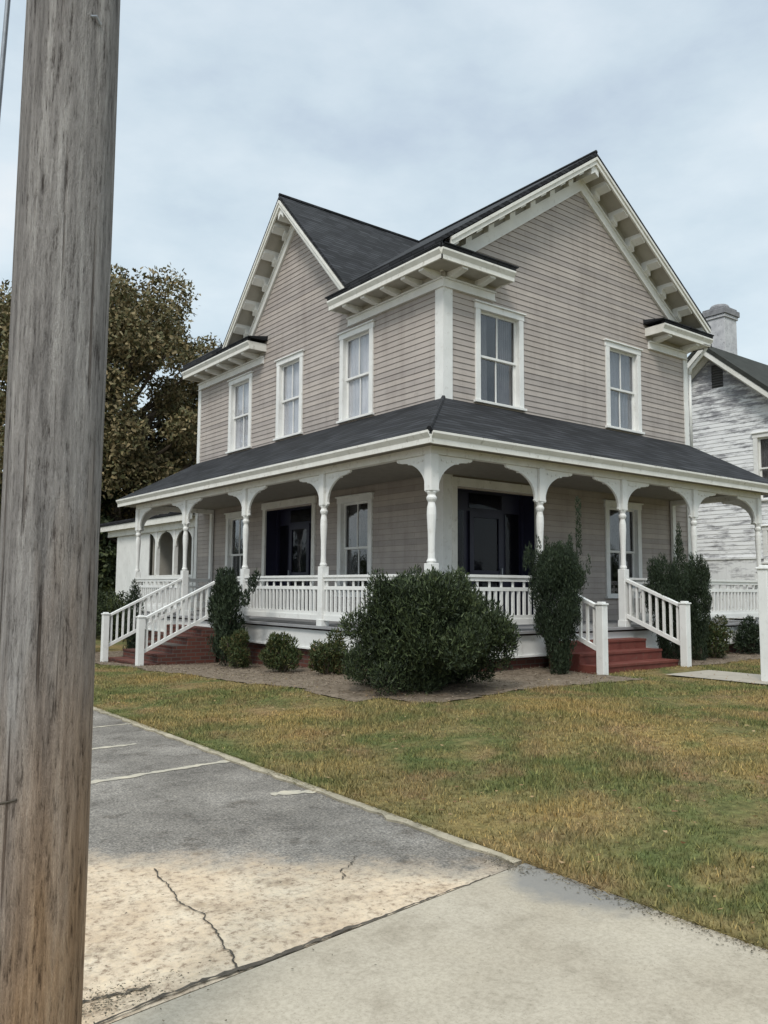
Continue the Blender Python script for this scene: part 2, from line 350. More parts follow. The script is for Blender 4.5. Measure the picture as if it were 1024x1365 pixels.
for (a, b, w, n_) in (((-4.50,-2.60),(-7.6,-2.83),.075,60), ((-4.9,-1.40),(-7.6,-1.62),.07,60), ((-4.50,.95),(-7.6,.75),.07,60), ((-4.50,-.25),(-7.6,-.45),.04,60), ((-4.52,-3.93),(-4.82,-3.80),.09,12)):
    mb = MB(); ragged(mb, a, b, w, .008, n_, .5, .004); mb.build('parking_line', 'stripe', fix=False)['kind'] = 'structure'
for (a, b, w, z_, n_, jit_, wob_, pf) in (((-6.11,-4.83),(-6.30,-6.16),.008,.009,70,.6,.0055,None), ((-5.1,-5.3),(-5.4,-5.55),.006,.009,30,.8,.009,None),
        ((-8.5,-6.44),(-4.75,-5.972),.026,.0135,160,.75,.003,lambda t: .35+.75*abs(math.sin(7*t))*(1-t**5)), ((-7.6,-6.05),(-6.62,-6.06),.016,.0095,50,.9,.010,None)):
    mb = MB(); ragged(mb, a, b, w, z_, n_, jit_, wob_, pf); mb.build('pavement_crack', 'crack', fix=False)['kind'] = 'structure'
# concrete walk to the right-hand steps
wx = np.linspace(3.15,4.36,7); wy = np.linspace(-9,-1.75,40)
sheet('walkway', wx, wy, lambda X,Y: H(X,Y)+.045, 'walk')
# mulch bed round the porch
def bed_mask(x, y):
    w = .25*math.sin(x*1.9+1)+.18*math.sin(y*2.3)
    if x > 2.35: return (-1.1+w*.4 < y < 2 and (x > 4.7) and x < 9.6)
    lim = -2.15 + w*.5 if y > -1.2 else -1.75
    return x > lim and y > -1.95 + w*.5 and y < 12 and x+y > -3.5
bx = np.arange(-3,9.8,.1); by = np.arange(-2.6,12,.1)
sheet('mulch_bed', bx, by, lambda X,Y: ground_z(X,Y)+.012+.008*np.sin(X*17+Y*5)*np.sin(Y*13), 'mulch', mask=bed_mask)

# grass blades over the near lawn (one uncountable sheet of them)
def blades(n):
    P = []
    x = RNG.uniform(-4.47, 13, n*3); y = RNG.uniform(-10.5, 12, n*3)
    dist = np.hypot(x+7.9, y+9.14)
    az = np.degrees(np.arctan2(y+9.14, x+7.9))
    keep = (az > 20) & (az < 82) & (RNG.uniform(0,1,n*3) < np.clip((9/dist)**2, .04, 1)) & ~((x > -1.1) & (y > -1.1)) & ~((x>3.1)&(x<4.4)&(y<-1.3))
    nb = np.array([not bed_mask(a,b) or RNG.uniform() < .035 for a,b in zip(x[keep], y[keep])])
    x = x[keep][nb][:n]; y = y[keep][nb][:n]; n = len(x)
    # tufts
    h = RNG.uniform(.012,.042,n)*(1+.5*np.sin(x*1.7)*np.sin(y*2.2)+.35*np.sin(x*6.1+y*2)*np.sin(y*7.3)); w = RNG.uniform(.0018,.0042,n)*(1+np.hypot(x+7.9,y+9.14)/12)
    a = RNG.uniform(0,2*np.pi,n); la = RNG.uniform(0,2*np.pi,n); l = RNG.uniform(.0,.9,n)*h
    z = ground_z(x,y)-.004
    v = np.empty((n,3,3)); v[:,0] = np.stack([x-np.cos(a)*w,y-np.sin(a)*w,z],1); v[:,1] = np.stack([x+np.cos(a)*w,y+np.sin(a)*w,z],1)
    v[:,2] = np.stack([x+np.cos(la)*l,y+np.sin(la)*l,z+h],1)
    return v
def soup(name, v, mat, parent=None, kind=None):          # v: (n, k, 3) little faces
    n, k = v.shape[:2]; me = bpy.data.meshes.new(name)
    me.vertices.add(n*k); me.vertices.foreach_set('co', v.reshape(-1).astype(np.float32))
    me.loops.add(n*k); me.loops.foreach_set('vertex_index', np.arange(n*k, dtype=np.int32))
    me.polygons.add(n); me.polygons.foreach_set('loop_start', np.arange(0,n*k,k, dtype=np.int32)); me.polygons.foreach_set('loop_total', np.full(n,k,np.int32))
    me.update(); me.validate(); o = bpy.data.objects.new(name, me); C.objects.link(o); me.materials.append(M[mat])
    if parent: o.parent = parent; o.matrix_parent_inverse = Matrix.Translation(-Vector(world(parent)))
    if kind: o['kind'] = kind
    return o
tag(soup('grass', blades(520000), 'blade', kind='stuff'), 'short olive and tan autumn grass covering the lawn', 'grass')
def rotated_quads(c, size, asp, tilt=1.0, up=None):
    n = len(c); u = RNG.normal(0,1,(n,3)); 
    if up is not None: u = u*.55 + up
    u /= np.linalg.norm(u,axis=1)[:,None]; t = RNG.normal(0,1,(n,3)); w = np.cross(u,t); w /= np.linalg.norm(w,axis=1)[:,None]
    u = u*(size[:,None]); w = w*(size*asp)[:,None]
    return np.stack([c-w*.5-u*.1, c-w*.35+u*.6, c+u, c+w*.35+u*.6, c+w*.5-u*.1],1)
n = 1500; x = RNG.uniform(-4.6,7,n*3); y = RNG.uniform(-9,3,n*3); k = ~((x>-1.2)&(y>-1.2)); x=x[k][:n]; y=y[k][:n]
c = np.stack([x,y,ground_z(x,y)+.03],1); q = rotated_quads(c, RNG.uniform(.015,.04,len(x)), .8); q[:,:,2] = c[:,None,2]+(q[:,:,2]-c[:,None,2])*.25
tag(soup('fallen_leaves', q, 'dry_leaf', kind='stuff'), 'small dry brown leaves scattered over the grass', 'fallen leaves')

# grass and dirt creeping over the pavement edges
n = 9000; y = RNG.uniform(-11, 8, n); x = -4.46 - np.abs(RNG.normal(0, .03, n))*(1+.9*np.sin(y*3.1)*np.sin(y*1.3)); a = RNG.uniform(0, 6.28, n); h = RNG.uniform(.01, .035, n)
v = np.empty((n,3,3)); z = np.full(n, .012)
v[:,0] = np.stack([x+.05-np.cos(a)*.003,y-np.sin(a)*.003,z],1); v[:,1] = np.stack([x+.05+np.cos(a)*.003,y+np.sin(a)*.003,z],1); v[:,2] = np.stack([x,y+RNG.normal(0,.015,n),z+h],1)
tag(soup('edge_grass', v, 'blade', kind='stuff'), 'grass creeping over the edge of the sidewalk and parking lot', 'grass')
P = []
for (cx, cy, sx_, sy_, k_) in ((-6.95,-6.08,.22,.06,1600), (-4.56,-5.9,.05,.10,500), (-4.55,-3,.03,4.5,1800), (-4.50,-7.4,.03,.8,900), (-5.3,-5.2,.7,.6,500)):
    P.append(np.stack([RNG.normal(cx,sx_,k_), RNG.normal(cy,sy_,k_), np.full(k_,.018)],1))
c = np.concatenate(P); c = c[c[:,0] < -4.46]; q = rotated_quads(c, RNG.uniform(.003,.014,len(c)), .7); q[:,:,2] = c[:,None,2]+(q[:,:,2]-c[:,None,2])*.3
M['debris'] = leafmat('edge_debris', [(.2,(.04,.035,.022)),(.5,(.10,.085,.055)),(.85,(.24,.19,.13))])
tag(soup('edge_debris', q, 'debris', kind='stuff'), 'dark crumbs of dirt and leaf bits along the pavement joints', 'debris')
n = 60000; x = RNG.uniform(-2.9, 9.6, n); y = RNG.uniform(-2.5, 11.5, n)
k = np.array([bed_mask(a+RNG.normal(0,.09), b+RNG.normal(0,.09)) and (a < .15 or b < .15) for a, b in zip(x, y)]); x = x[k]; y = y[k]
c = np.stack([x,y,ground_z(x,y)+.03],1); q = rotated_quads(c, RNG.uniform(.02,.06,len(x)), .3); q[:,:,2] = c[:,None,2]+(q[:,:,2]-c[:,None,2])*.3
M['litter'] = leafmat('bark_and_leaf_litter', [(.15,(.055,.04,.027)),(.45,(.14,.105,.075)),(.7,(.24,.19,.14)),(.9,(.36,.30,.23))])
tag(soup('mulch_litter', q, 'litter', kind='stuff'), 'brown bark chips and dead leaves covering the planting bed', 'mulch')

# ------------------------------------------------------------------ the house
P0 = 2.12; XE = 10.12; YE = 12.74; ZT = 7.45; FL = .83
house = tag(empty('house', (P0,P0,0)), 'two storey taupe clapboard house with white wraparound porch, twin bracketed gables and dark roof', 'house')
R, L, BK, EA = Fr('R',P0), Fr('L',P0), Fr('B',YE), Fr('E',XE)
XR, ZR, SR = 6.12, 10.97, .695                            # main ridge (runs along Y)
YR, ZL, SL = 7.5, 10.90, 1.07                              # cross gable ridge (runs along X)
OV = .5
TH = .085
def siding(F, span, z0, z1, openings, name='clapboard_wall', mat='siding', course=.115, parent=house):
    m = MB(); z = z0
    while z < z1-1e-6:
        zb = min(z+course, z1); zm = (z+zb)/2
        a0, b0 = span(z); a1, b1 = span(zb)
        if b0-a0 < .02: break
        cuts = sorted((o[0], o[1]) for o in openings if o[2] < zm < o[3])
        segs = []; cur = None
        L0 = (a0, a1)
        for (c0, c1) in cuts: segs.append((L0, (c0, c0))); L0 = (c1, c1)
        segs.append((L0, (b0, b1)))
        for (p, q) in segs:
            if q[0]-p[0] < .01: continue
            if q[1]-p[1] < .005: q = (q[0], (p[1]+q[1])/2+.003); p = (p[0], q[1]-.006)
            m.poly([F(p[0],.016,z), F(q[0],.016,z), F(q[1],.004,zb), F(p[1],.004,zb)])
            m.poly([F(p[0],.0,z), F(q[0],.0,z), F(q[0],.016,z), F(p[0],.016,z)])
            # backing
            m.poly([F(p[0],-.01,z), F(q[0],-.01,z), F(q[1],-.01,zb), F(p[1],-.01,zb)])
        z = zb
    return m.build(name, mat, parent, fix=False)
CW = .13
def window(F, c, w, z0, z1, curtain, parent=house, trim='white', label=None, muntin=True, kind='double'):
    """c centre, w outer casing width, z0..z1 outer casing"""
    s0, s1 = c-w/2, c+w/2
    m = MB(); i0, i1 = s0+CW, s1-CW; zb, zt = z0+.06, z1-.15
    m.fbox(F, s0, i0, .0, .045, z0+.05, z1-.15); m.fbox(F, i1, s1, .0, .045, z0+.05, z1-.15)
    m.fbox(F, s0-.02, s1+.02, .0, .05, z1-.15, z1-.03); m.fbox(F, s0-.05, s1+.05, .0, .085, z1-.03, z1)
    m.fbox(F, s0-.04, s1+.04, -.02, .09, z0, z0+.05)
    root = m.build('window', trim, parent, bevel=.004)
    if label: root['label'] = label
    j = MB(); D = .12
    j.fbox(F, i0-.03, i0, -D, .0, z0+.05, z1-.15); j.fbox(F, i1, i1+.03, -D, .0, z0+.05, z1-.15)
    j.fbox(F, i0-.03, i1+.03, -D, .0, zt, zt+.03); j.fbox(F, i0, i1, -D, -.021, zb-.03, zb)
    j.build('window_jamb', trim, root)
    zm = (zb+zt)/2
    for nm, a, b, d in (('upper', zm-.02, zt, -.05), ('lower', zb, zm+.02, -.085)):
        k = MB(); fw = .045
        k.fbox(F, i0, i0+fw, d-.03, d, a, b); k.fbox(F, i1-fw, i1, d-.03, d, a, b)
        k.fbox(F, i0+fw, i1-fw, d-.03, d, a, a+fw); k.fbox(F, i0+fw, i1-fw, d-.03, d, b-fw, b)
        if muntin: k.fbox(F, c-.012, c+.012, d-.025, d-.002, a+fw, b-fw)
        k.build('sash', trim, root)
    g = MB(); g.fbox(F, i0+.01, i1-.01, -.070, -.066, zm+.02, zt-.01); g.fbox(F, i0+.01, i1-.01, -.105, -.101, zb+.01, zm)
    g.build('pane', 'glass', root)
    if curtain:
        k = MB(); n = 36; zc = zb + (0 if curtain != 'half' else (zt-zb)*.5)
        mat = {'light':'curtain_sky','grey':'curtain_grey'}.get(curtain,'curtain_dark')
        segs = [(i0, i1)] if curtain in ('light','grey') else [(i0, i0+(i1-i0)*.36), (i0+(i1-i0)*.60, i1)]
        for (u0, u1) in segs:
            for i in range(n):
                a = u0+(u1-u0)*i/n; b = u0+(u1-u0)*(i+1)/n
                off = -.2 if mat == 'curtain_dark' else -.128; da = off+.012*math.sin(i*1.3); db = off+.012*math.sin((i+1)*1.3)
                k.poly([F(a,da,zc), F(b,db,zc), F(b,db,zt), F(a,da,zt)])
        k.build('curtain', mat, root, fix=False)
    return root
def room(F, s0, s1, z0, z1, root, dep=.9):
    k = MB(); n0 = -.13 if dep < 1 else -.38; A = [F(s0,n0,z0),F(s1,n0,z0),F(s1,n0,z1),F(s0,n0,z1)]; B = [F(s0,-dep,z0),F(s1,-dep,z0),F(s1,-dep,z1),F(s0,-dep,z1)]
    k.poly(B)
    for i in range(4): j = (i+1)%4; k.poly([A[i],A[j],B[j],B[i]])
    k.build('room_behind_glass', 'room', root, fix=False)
# windows: centre, width, z0, z1, curtain
WR = [(3.59,1.34,5.06,7.07,'dark',R),(7.57,1.28,5.06,7.07,'grey',R),(7.46,1.28,1.30,3.45,'dark',R)]
WL = [(4.90,1.22,5.06,7.07,'light',L),(7.66,1.20,5.06,7.07,'light',L),(10.18,1.26,5.06,7.07,'light',L),(4.90,1.24,1.30,3.45,'dark',L),(10.2,1.2,1.30,3.45,'dark',L)]
for W_ in (WR, WL):
    for (c,w,a,b,cu,F) in W_:
        r = window(F, c, w, a, b, cu); room(F, c-w/2+.1, c+w/2-.1, a+.05, b-.13, r)
def openings(W_): return [(c-w/2+.06, c+w/2-.06, a+.03, b-.06) for (c,w,a,b,_,_) in W_]
DR = (2.43, 4.57, FL, 3.40); DL = (6.55, 8.68, FL, 3.40)
def entry(F, s0, s1, z1, label):
    m = MB(); t = .13
    m.fbox(F, s0-t, s0, 0, .05, FL, z1); m.fbox(F, s1, s1+t, 0, .05, FL, z1); m.fbox(F, s0-t-.03, s1+t+.03, 0, .07, z1, z1+.16)
    root = m.build('entrance_door', 'trim_old', house, bevel=.004); root['label'] = label
    k = MB(); D = .35
    k.fbox(F, s0-.03, s0, -D, 0, FL, z1); k.fbox(F, s1, s1+.03, -D, 0, FL, z1); k.fbox(F, s0, s1, -D, 0, z1, z1+.03)
    k.fbox(F, s0, s1, -D-.02, -D, FL, z1)
    w = s1-s0
    k.fbox(F, s0, s0+.07, -D+.0, -D+.07, FL, z1); k.fbox(F, s1-.07, s1, -D, -D+.07, FL, z1)
    k.build('door_recess', 'navy', root)
    a, b = s0+w*.30, s0+w*.72
    q = MB()
    q.fbox(F, a, a+.11, -D, -D+.05, FL+.02, 3.0); q.fbox(F, b-.11, b, -D, -D+.05, FL+.02, 3.0)
    q.fbox(F, a+.11, b-.11, -D, -D+.05, 2.88, 3.0); q.fbox(F, a+.11, b-.11, -D, -D+.05, FL+.02, FL+.25); q.fbox(F, a+.11, b-.11, -D, -D+.05, 1.75, 1.85)
    q.build('door_leaf', 'navy', root)
    g = MB(); g.fbox(F, a+.10, b-.10, -D+.02, -D+.026, FL+.2, 2.9); g.fbox(F, a, b, -D+.02, -D+.026, 3.06, z1-.05)
    for u in (s0+.12, b+.1):
        g.fbox(F, u, u+w*.18, -D+.02, -D+.026, 1.7, 3.0)
    g.build('door_glass', 'door_glass', root); room(F, s0+.02, s1-.02, FL, z1-.01, root, 1.3)
    h = MB(); h.fbox(F, b-.08, b-.05, -D+.05, -D+.10, 1.75, 1.9); h.build('door_handle', 'metal', root)
entry(R, DR[0], DR[1], DR[3], 'wide dark navy doorway with glass, right of the front corner')
entry(L, DL[0], DL[1], DL[3], 'wide dark navy doorway between the two left windows')
RU = ZR-TH*1.25; LU = ZL-TH*1.45                           # undersides of the roofs at the ridges
def spanR(z):
    if z < 8.0: return (P0, XE)
    h = (RU-.02-z)/SR; return (max(P0, XR-h), min(XE, XR+h))
def spanL(z):
    if z < ZT+.1: return (P0, YE)
    h = (LU-.02-z)/SL; return (YR-h, YR+h) if z > 7.9 else (max(P0,YR-h-.3), min(YE, YR+h+.3))
def mkspan(full_to, apex, zap, sl, lo, hi):
    def f(z):
        if z <= full_to: return (lo, hi)
        h = (zap-z)/sl; return (max(lo, apex-h), min(hi, apex+h))
    return f
siding(R, mkspan(7.6, XR, RU-.02, SR, P0, XE), FL, RU-.05, openings(WR)+[DR])
siding(L, mkspan(7.6, YR, LU-.02, SL, P0, YE), FL, LU-.05, openings(WL)+[DL])
siding(EA, lambda z: (P0, YE), -.2, 7.6, []); siding(BK, mkspan(7.6, XR, RU-.02, SR, P0, XE), -.2, RU-.05, [])
# corner boards
m = MB(); m.fbox(L, P0-.035, P0+.20, 0, .035, FL, 7.18); m.fbox(R, P0+.0005, P0+.20, 0, .034, FL, 7.18); m.build('corner_board', 'white', house)
m = MB(); m.fbox(R, XE-.14, XE+.03, 0, .034, FL, 7.18); m.fbox(EA, P0+.001, P0+.14, 0, .03, FL, 7.18); m.build('corner_board', 'white', house)
m = MB(); m.fbox(L, YE-.14, YE+.03, 0, .034, FL, 7.18); m.build('corner_board', 'white', house)
# roofs
def zmain(x): return ZR - SR*abs(XR-x)
x0, x1, y0, y1 = P0-OV, XE+.36, P0-OV, YE+.10
yv = (ZL-zmain(x0))/SL; xv = XR-(ZR-ZL)/SR
m = MB()
m.slab([(x0,y0,zmain(x0)),(XR,y0,ZR),(XR,y1,ZR),(x0,y1,zmain(x0)),(x0,YR+yv,zmain(x0)),(xv,YR,ZL),(x0,YR-yv,zmain(x0))], TH)
m.slab([(XR,y0,ZR),(x1,y0,zmain(x1)),(x1,y1,zmain(x1)),(XR,y1,ZR)], TH)
mr = m.build('main_roof', 'shingle', house)
m = MB()
m.slab([(x0,YR,ZL),(xv,YR,ZL),(x0,YR-yv,zmain(x0)+.002)], TH); m.slab([(x0,YR,ZL),(x0,YR+yv,zmain(x0)+.002),(xv,YR,ZL)], TH)
m.build('cross_gable_roof', 'shingle', house)
m = MB(); m.tube([(XR,y0,ZR+.01),(XR,y1,ZR+.01)], .045, 6); m.tube([(x0,YR,ZL+.01),(xv,YR,ZL+.01)], .045, 6); m.build('ridge_cap', 'shingle', house)
# rakes
def rake(F, ap, zu, sl, end, sgn):
    """from the apex down to s=end; zu is the underside height at the apex"""
    def Z(s): return zu - sl*abs(s-ap)
    g = .0
    def strip(m, sa, sb, o0, o1, d0, d1): m.fsz(F, [(sa,Z(sa)-o0),(sb,Z(sb)-o0),(sb,Z(sb)-o1),(sa,Z(sa)-o1)], d0, d1)
    m = MB(); strip(m, ap, end, .002, .17, OV-.045, OV-.005); strip(m, ap, end, .002, .07, OV-.003, OV+.022)
    root = m.build('bargeboard', 'trim_old', house)
    m = MB(); strip(m, ap, end, .10, .115, .0, OV-.047); m.build('rake_soffit', 'soffit', root)
    ef = ap + sgn*min(abs(end-ap), (zu-8.02)/sl)
    m = MB(); strip(m, ap, ef, .116, .34, .0, .0205); m.build('rake_panel', 'soffit', root)
    m = MB(); strip(m, ap, ef, .34, .56, .0, .05); strip(m, ap, ef, .32, .36, .05, .085); strip(m, ap, ef, .56, .595, .0, .065)
    m.build('rake_frieze', 'white', root)
    ln = abs(end-ap); k = math.cos(math.atan(sl)); n = max(3, int(round(ln/k/.76)))
    for i in range(n):
        s = ap + sgn*ln*(i+.75)/n; w = .085*k*1.1
        if abs(s-ap)+w > ln: continue
        m = MB(); strip(m, s-w, s+w, .116, .325, .021, .16); strip(m, s-w, s+w, .116, .21, .16, OV-.048)
        m.build('eave_bracket', 'white', root)
    m = MB(); strip(m, ap, ap+sgn*.12, .116, .325, .021, OV-.048); m.build('eave_bracket', 'white', root)
rake(R, XR, RU, SR, x0+.25, -1); rake(R, XR, RU, SR, x1-.05, 1)
rake(L, YR, LU, SL, YR-yv, -1); rake(L, YR, LU, SL, YR+yv, 1)
# cornices and returns
def cornice(F, s0, s1, f0, f1, cap0, cap1, br, pent=None):
    """s0..s1 outer length, f0..f1 frieze length on the wall"""
    m = MB()
    m.fdz(F, [(OV-.04,7.44),(OV,7.44),(OV,7.52),(OV+.05,7.60),(OV+.05,7.635),(OV-.04,7.635)], s0, s1)
    if cap0: m.fdz(F, [(.0,7.44),(OV-.041,7.44),(OV-.041,7.634),(.0,7.634)], s0, s0+.04)
    if cap1: m.fdz(F, [(.0,7.44),(OV-.041,7.44),(OV-.041,7.634),(.0,7.634)], s1-.04, s1)
    root = m.build('cornice', 'trim_old', house)
    m = MB(); m.fbox(F, s0+.041 if F.k == 'L' else max(s0+.041, P0), s1-.041, .0, OV-.041, 7.455, 7.47)
    m.build('cornice_soffit', 'soffit', root)
    m = MB(); m.fbox(F, f0, f1, .0, .05, 7.17, 7.31); m.fbox(F, f0, f1, .0, .075, 7.15, 7.169); m.fbox(F, f0, f1, .0, .09, 7.311, 7.34)
    m.build('frieze_board', 'white', root)
    m = MB(); m.fbox(F, f0, f1, .0, .02, 7.341, 7.454); m.build('cornice_panel', 'soffit', root)
    m = MB(); m.fdz(F, [(OV-.04,7.636),(OV+.03,7.636),(OV+.05,7.70),(OV-.04,7.75 if F.k == 'R' else 7.78)], s0, s1); m.build('eave_gutter', 'shingle', root)
    for s in br:
        m = MB(); m.fdz(F, [(.021,7.454),(OV-.042,7.454),(OV-.042,7.40),(OV-.10,7.385),(.16,7.342),(.021,7.342)], s-.07, s+.07)
        m.build('eave_bracket', 'white', root)
    if pent:
        m = MB(); a, b = pent
        a2 = P0+.1 if (F.k == 'R' and a < P0) else a
        top = 7.83
        m.hull([F(a2,.0,top),F(a,OV+.065,7.735),F(a,OV+.065,7.712),F(a2,.0,7.712)], [F(b,.0,top),F(b,OV+.065,7.735),F(b,OV+.065,7.712),F(b,.0,7.712)])
        m.build('return_roof', 'shingle', root)
cornice(L, x0, 5.28, P0-.05, 5.2, False, True, [P0+.12,2.78,3.44,4.10,4.76], (4.5, 5.34))
cornice(L, 8.85, y1, 8.95, YE, True, True, [9.3,10.0,10.7,11.4,12.1], (8.79, 10.6))
cornice(R, P0-OV+.001, 3.52, P0+.001, 3.44, False, True, [P0+.14,2.98], (P0-OV+.03, 3.58))
cornice(R, 8.45, x1, 8.55, XE, True, True, [8.8,9.95], (8.39, x1+.02))
# gutter piece at the right end: elbow of the downspout seen below the return
m = MB(); m.tube([(XE+.30,P0-.40,7.45),(XE+.27,P0-.3,7.30),(XE+.12,P0-.06,6.95),(XE+.10,P0-.04,6.8)], .04, 8); m.tube([(XE+.10,P0-.04,6.8),(XE+.10,P0-.04,5.0)], .035, 8)
m.build('downspout', 'white', house, smooth=True)
# east eave fascia
m = MB(); m.fbox(EA, y0, y1, .32, .36, 7.44, 7.60); m.fbox(EA, y0, y1, 0, .32, 7.45, 7.47); m.build('eave_fascia', 'trim_old', house)

# porch -------------------------------------------------------------
PR, PL = Fr('R', 0), Fr('L', 0)
EO = .34; ZE = 3.77; ZJ = 5.04
def pz(d): return ZE + (ZJ-ZE)*(P0-0+0-(-0) - 0 + 0)*0   # (unused)
YP = 12.35; XP = 9.8
m = MB()
m.slab([(-EO,-EO,ZE),(P0,P0,ZJ),(P0,YE,ZJ),(-EO,YP,ZE)], .07)
m.slab([(-EO,-EO,ZE),(XP,-EO,ZE),(XE,P0,ZJ),(P0,P0,ZJ)], .07)
pr = m.build('porch_roof', 'shingle', house)
m = MB(); m.tube([(-EO,-EO,ZE+.005),(P0,P0,ZJ+.005)], .04, 6); m.build('hip_cap', 'shingle', pr)
m = MB()
m.fdz(PL, [(EO-.05,3.575),(EO-.02,3.575),(EO-.02,3.65),(EO+.03,3.72),(EO+.03,3.755),(EO-.05,3.70)], -EO+.0, YP-.02)
m.fdz(PR, [(EO-.05,3.574),(EO-.02,3.574),(EO-.02,3.65),(EO+.03,3.72),(EO+.03,3.754),(EO-.05,3.70)], -EO+.052, XP-.02)
m.fsz(Fr('R',-EO+.3), [(0,0)]*3, 0, 0) if False else None
m.build('porch_fascia', 'trim_old', pr)
m = MB()   # end closures of the shed roof
m.hull([(-EO+.05,YP-.05,3.60),(P0,YP-.05,3.60),(P0,YP-.05,ZJ-.12),(-EO+.05,YP-.05,ZE-.09)], [(-EO+.05,YP-.02,3.60),(P0,YP-.02,3.60),(P0,YP-.02,ZJ-.12),(-EO+.05,YP-.02,ZE-.09)])
m.hull([(XP-.05,-EO+.05,3.60),(XP-.05,P0,3.60),(XP-.05,P0,ZJ-.12),(XP-.05,-EO+.05,ZE-.09)], [(XP-.02,-EO+.05,3.60),(XP-.02,P0,3.60),(XP-.02,P0,ZJ-.12),(XP-.02,-EO+.05,ZE-.09)])
m.build('porch_gable_end', 'trim_old', pr)
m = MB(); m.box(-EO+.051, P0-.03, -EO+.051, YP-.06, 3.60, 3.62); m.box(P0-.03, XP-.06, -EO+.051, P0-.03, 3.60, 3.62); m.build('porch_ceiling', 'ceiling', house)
PYS = [0, 2.88, 5.75, 8.67, 11.61]; PXS = [0, 2.36, 4.57, 6.86, 9.32]
m = MB(); m.box(-.06,.06,-.06,PYS[-1]+.07,3.48,3.598); m.box(.061,PXS[-1]+.07,-.06,.06,3.48,3.598)
m.box(-.058,P0-.03,PYS[-1]-.05,PYS[-1]+.069,3.481,3.597) if False else None
m.box(.061,P0-.03,PYS[-1]-.05,PYS[-1]+.068,3.482,3.597); m.box(PXS[-1]-.05,PXS[-1]+.068,.061,P0-.03,3.482,3.597)
m.build('porch_beam', 'trim_old', house)
def post_mesh(x, y, big=1.0):
    m = MB(); h = .07*big
    m.box(x-h,x+h,y-h,y+h,FL+.001,1.86); m.box(x-h-.012,x+h+.012,y-h-.012,y+h+.012,FL+.001,FL+.12)
    m.lathe(x, y, [(.055*big,1.86),(.068*big,1.89),(.05*big,1.93),(.045*big,2.05),(.050*big,2.3),(.064*big,2.58),(.060*big,2.68),(.045*big,2.76),(.066*big,2.80),(.072*big,2.83),(.05*big,2.87),(.066*big,2.91),(.066*big,2.93)], 16)
    m.box(x-h,x+h,y-h,y+h,2.93,3.479)
    return m
def spandrel(F, s, sgn, parent, ln=.74, dz=.50):
    """fretted bracket: quarter opening cut from a board, with small drop and scallops"""
    t = .022; a = s+sgn*.071
    top = 3.479; pts = [(a,top),(a+sgn*ln,top),(a+sgn*ln,top-.035),(a+sgn*(ln-.05),top-.06),(a+sgn*(ln-.09),top-.045)]
    cx, cz = ln-.10, top-dz; rx, rz = cx-.055, dz-.07
    for i in range(11):
        th = math.radians(90*(1-i/10)); pts.append((a+sgn*(cx-rx*math.cos(th)), cz+rz*math.sin(th)))
    pts += [(a+sgn*.075,cz-.03),(a+sgn*.04,cz-.06),(a,cz-.06)]
    m = MB(); m.fsz(F, pts, -t, t)
    # raised quarter-round moulding and beads, the fretwork that shows against the board
    for i in range(5):
        u = .10+.10*i; v = .09+.0*i
        zz = top-.06-.02*(i%2)
        if i < 4: m.fbox(F, min(a+sgn*u,a+sgn*(u+.05)), max(a+sgn*u,a+sgn*(u+.05)), -t-.012, t+.012, zz-.03, zz)
    m.build('arch_bracket', 'white', parent, bevel=.003)
posts = []
def post(x, y, frames, big=1.0):
    o = post_mesh(x, y, big).build('porch_post', 'white', house, bevel=.005); posts.append(o)
    for (F, s, sg) in frames: spandrel(F, s, sg, o)
post(0, 0, [(PR,0,1),(PL,0,1)], 1.12)
for i, s in enumerate(PYS[1:]): post(0, s, [(PL,s,-1)] + ([(PL,s,1)] if i < 3 else [(Fr('R',s),0,1)]))
for i, s in enumerate(PXS[1:]): post(s, 0, [(PR,s,-1)] + ([(PR,s,1)] if i < 3 else [(Fr('L',s),0,1)]))
# pilaster halves against the wall at the porch ends
m = MB(); m.box(P0-.10,P0-.036,PYS[-1]-.06,PYS[-1]+.06,FL,3.48); m.build('porch_pilaster', 'white', house)
m = MB(); m.box(PXS[-1]-.06,PXS[-1]+.06,P0-.10,P0-.036,FL,3.48); m.build('porch_pilaster', 'white', house)
# floor, skirt, foundation
m = MB(); m.box(-.14,P0-.001,-.14,YP-.4,FL-.04,FL); m.box(P0-.001,XP-.1,-.14,P0-.001,FL-.04,FL); m.build('porch_floor', 'floor_paint', house)
m = MB(); m.fbox(PL, -.06, YP-.45, .04, .07, .42, .755); m.fbox(PR, -.04, XP-.15, .04, .07, .42, .755)
m.fbox(PL, -.09, YP-.43, .07, .10, .42, .45); m.fbox(PR, -.07, XP-.13, .07, .10, .42, .45)
m.build('porch_skirt', 'white', house)
m = MB(); m.box(.0,.12,.0,YP-.5,-.5,.76); m.box(.12,XP-.2,.0,.12,-.5,.76); m.box(XP-.32,XP-.2,.12,P0,-.5,.76); m.box(.12,P0,YP-.62,YP-.5,-.5,.76); m.build('foundation', 'brick', house)
m = MB(); m.box(P0-.005,XE,P0-.005,YE,-.5,FL-.05); m.build('foundation', 'brick', house)
